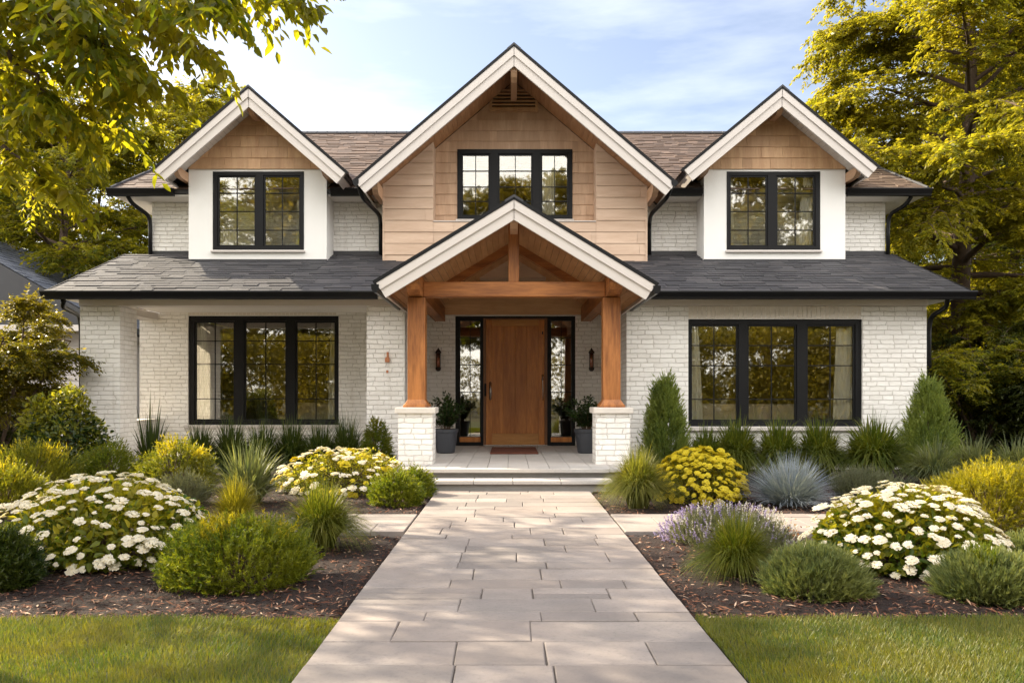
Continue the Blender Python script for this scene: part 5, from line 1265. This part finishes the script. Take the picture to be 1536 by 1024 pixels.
# the tree overhanging from the left
def near_tree():
    r = np.random.default_rng(221); bx, by = pxX(-520, 5.6), 5.6
    t = thing('overhanging_tree', 'large leafy branches of a near tree reaching in from the upper left', 'tree', (bx, by, -.1)); m = MB(); A, B = [], []
    tp = [(0, 0, 0), (.05, .0, 1.2), (.0, .05, 2.4), (.08, 0, 3.6), (.05, .1, 5.0), (.1, .1, 6.6), (.0, .1, 8.0)]
    m.tube(tp, [.24, .19, .17, .15, .12, .08, .03], 12)
    o = np.array([bx, by, -.1])
    def limb(px_pts, D0, D1, rad=.035, nsub=15, subL=.55, ntw=6, nleaf=11, ll=.078, t0=.12):
        n = len(px_pts); P_ = [np.array([pxX(x, D0+(D1-D0)*i/(n-1)), D0+(D1-D0)*i/(n-1), pzZ(y, D0+(D1-D0)*i/(n-1))])-o for i, (x, y) in enumerate(px_pts)]
        z = P_[0][2]-.5; P_ = [np.array([.05, .05, z])]+P_; Q = []
        for i in range(len(P_)-1):
            for k in range(4): f = k/4; Q.append(P_[i]*(1-f)+P_[i+1]*f+r.normal(0, .012, 3))
        Q.append(P_[-1]); Q = np.array(Q); m.tube([tuple(q) for q in Q], [rad*(1-.85*i/(len(Q)-1)) for i in range(len(Q))], 7, False)
        a_, b_ = spray(r, m, Q, None, nsub, subL, ntw, .26, nleaf, ll, .55, rad*.35, .22, t0); A.extend(a_); B.extend(b_)
        for j in range(4): q, e_ = at_path(Q, .9+.03*j); A.append(q); B.append(e_*.2)
    limb([(-260, -180), (-60, -130), (150, -75), (330, -32), (452, 0)], 5.6, 5.0)
    limb([(-260, -100), (-20, -60), (140, -15), (225, 25), (268, 52)], 5.6, 5.3)
    limb([(-260, -20), (-40, 0), (90, 40), (165, 85), (200, 120)], 5.7, 5.2)
    limb([(-260, 50), (-80, 70), (10, 110), (90, 160), (125, 195)], 5.7, 5.5)
    limb([(-260, -150), (-20, -110), (140, -70), (270, -30), (325, 8)], 5.4, 4.7, ntw=6)
    limb([(-260, 130), (-100, 160), (-20, 200), (35, 240), (62, 268)], 5.8, 5.2, nsub=10)
    limb([(-260, -200), (-20, -190), (220, -150), (370, -95), (430, -60)], 5.6, 5.5)
    limb([(-260, -60), (-100, -40), (30, 0), (120, 50), (160, 75)], 5.3, 4.8)
    limb([(-260, -120), (-80, -90), (60, -55), (170, -5), (220, 15)], 5.2, 5.6)
    limb([(-260, 30), (-90, 40), (-10, 70), (50, 110), (70, 140)], 5.3, 5.0)
    limb([(-260, -80), (-100, -90), (0, -70), (80, -30), (110, 0)], 4.9, 4.6)
    # higher boughs over the lawn: they break the light into patches on the ground
    for k in range(12):
        a = r.uniform(-2.4, .3); z = r.uniform(4.3, 7.4); L_ = r.uniform(1.8, 3.4)*(1.1-.05*z); d = np.array([math.cos(a), math.sin(a), .25])
        Q = limb_path(r, np.array([.05, .05, z]), d, L_, 8, .3, .2); m.tube([tuple(q) for q in Q], [.04*(1-.85*i/8) for i in range(9)], 6, False)
        a_, b_ = spray(r, m, Q, None, 12, .6, 6, .3, 9, .09, .4, .014, .22, .2); A.extend(a_); B.extend(b_)
    put('crown', leaf_mesh('crown', twig_leaves(r, A, B, 10, .092, .55, .55, 'leaf'), 'leaf_near'), t); m.build('trunk', 'bark', smooth=True).parent = t
near_tree()
# a row of trees across the street, behind the viewer: seen in the window panes
m_leaf('leaf_wood', (.04, .05, .010), (.10, .095, .012), (.24, .19, .016), .5, .5, .06, k=.9)
def wood():
    r = np.random.default_rng(240); arr = []; m = MB()
    for i, (x, y, H, R, cb) in enumerate(((-21, -21, 13, 4.5, .04), (-15, -25, 15, 5, .04), (-10, -31, 16, 5, .12), (-4.5, -34, 16, 4.6, .3), (.5, -32, 15.5, 4.2, .3), (5, -35, 17, 4.8, .3), (10, -31, 16, 5, .12), (16, -22, 14.5, 4.6, .04), (22, -25, 17, 5.5, .04), (-28, -24, 16, 5.5, .04), (29, -23, 15, 5, .04), (-18, -34, 18, 6, .04), (26, -36, 21, 7, .04), (14, -38, 18, 6, .04))):
        H *= 1.22; n = 15000; u = r.uniform(0, 1, n); k = 60; c = np.stack([r.normal(0, R*.42, k), r.normal(0, R*.42, k), H*(cb+(.94-cb)*r.uniform(0, 1, k))], 1); c[:, :2] *= np.clip(1.25-.75*(c[:, 2:]/H), .3, 1)
        j = r.integers(0, k, n); p = c[j]+nrm(r.normal(size=(n, 3)))*(R*.30*r.uniform(.5, 1, (n, 1)))*np.array([1, 1, .75]); p += np.array([x, y, 0])
        d = nrm(r.normal(size=(n, 3))+np.array([0, 0, -.3])); ln = r.uniform(.25, .5, n); arr.append(leaf_arrays(p, d, nrm(r.normal(size=(n, 3))+np.array([0, 0, 1.])), ln, ln*.55, 'dia'))
        m.tube([(x, y, -.2), (x+.2, y, H*.4), (x, y+.1, H*.85)], [.28, .2, .05], 8)
    for i in range(14):                          # hedge under the trees
        x = -28+i*4.3; hh = 3.6 if abs(x) < 7 else 5.0; n = 3000 if abs(x) < 7 else 5500; p = np.stack([x+r.uniform(-2.3, 2.3, n), -17+r.normal(0, .5, n), hh*r.uniform(0, 1, n)**.8], 1); ln = r.uniform(.12, .25, n); arr.append(leaf_arrays(p, nrm(r.normal(size=(n, 3))), nrm(r.normal(size=(n, 3))+np.array([0, 0, 1.])), ln, ln*.6, 'dia'))
    o = bpy.data.objects.new('woodland', leaf_mesh('woodland', arr, 'leaf_wood')); C.objects.link(o); kind(o, 'stuff'); o['label'] = 'golden woodland across the street, seen mirrored in the windows'
    t = m.build('woodland_trunks', 'bark'); t.parent = o
wood()

# ------------------------------------------------------------------ the neighbouring house
m_shingle('shingle_slate', (.05, .06, .085), (.075, .088, .12), (.11, .12, .15))
nb = thing('neighbouring_house', 'grey neighbouring house with a dark slate roof at the far left', 'house', (-13.5, 22, 0))
MB().box(-19, -10.6, 21.5, 28, -.2, 3.15).build('wall', 'grey_siding', nb)
m = MB(); z = .2
while z < 3.1: m.add([(-10.60, 21.485, z), (-10.60, 21.475, z+.005), (-10.6, 21.497, z+.15), (-19, 21.475, z+.005), (-19, 21.497, z+.15), (-19, 21.485, z)], [(1, 2, 4, 3), (0, 1, 3, 5)]); z += .15
m.build('clapboard', 'grey_siding', nb)
MB().box(-10.72, -10.575, 21.46, 21.52, -.1, 3.15).build('corner_board', 'white_trim', nb)
rl = MB().prism([(-10.1, 3.10), (-14.8, 5.75), (-19.5, 3.10), (-19.5, 2.98), (-10.1, 2.98)][::-1], 20.9, 28.4).build('roof', 'flashing', nb)
m = MB(); q = math.hypot(4.7, 2.65); shingles(m, (-10.07, 20.9, 3.105), (0, 1, 0), (-4.7/q, 0, 2.65/q), 7.5, q, course=.22, tab=(.25, .5)); m.build('shingles', 'shingle_slate', rl)
MB().box(-19.2, -10.4, 20.8, 20.9, 2.93, 3.08).build('gutter', 'white_trim', nb)
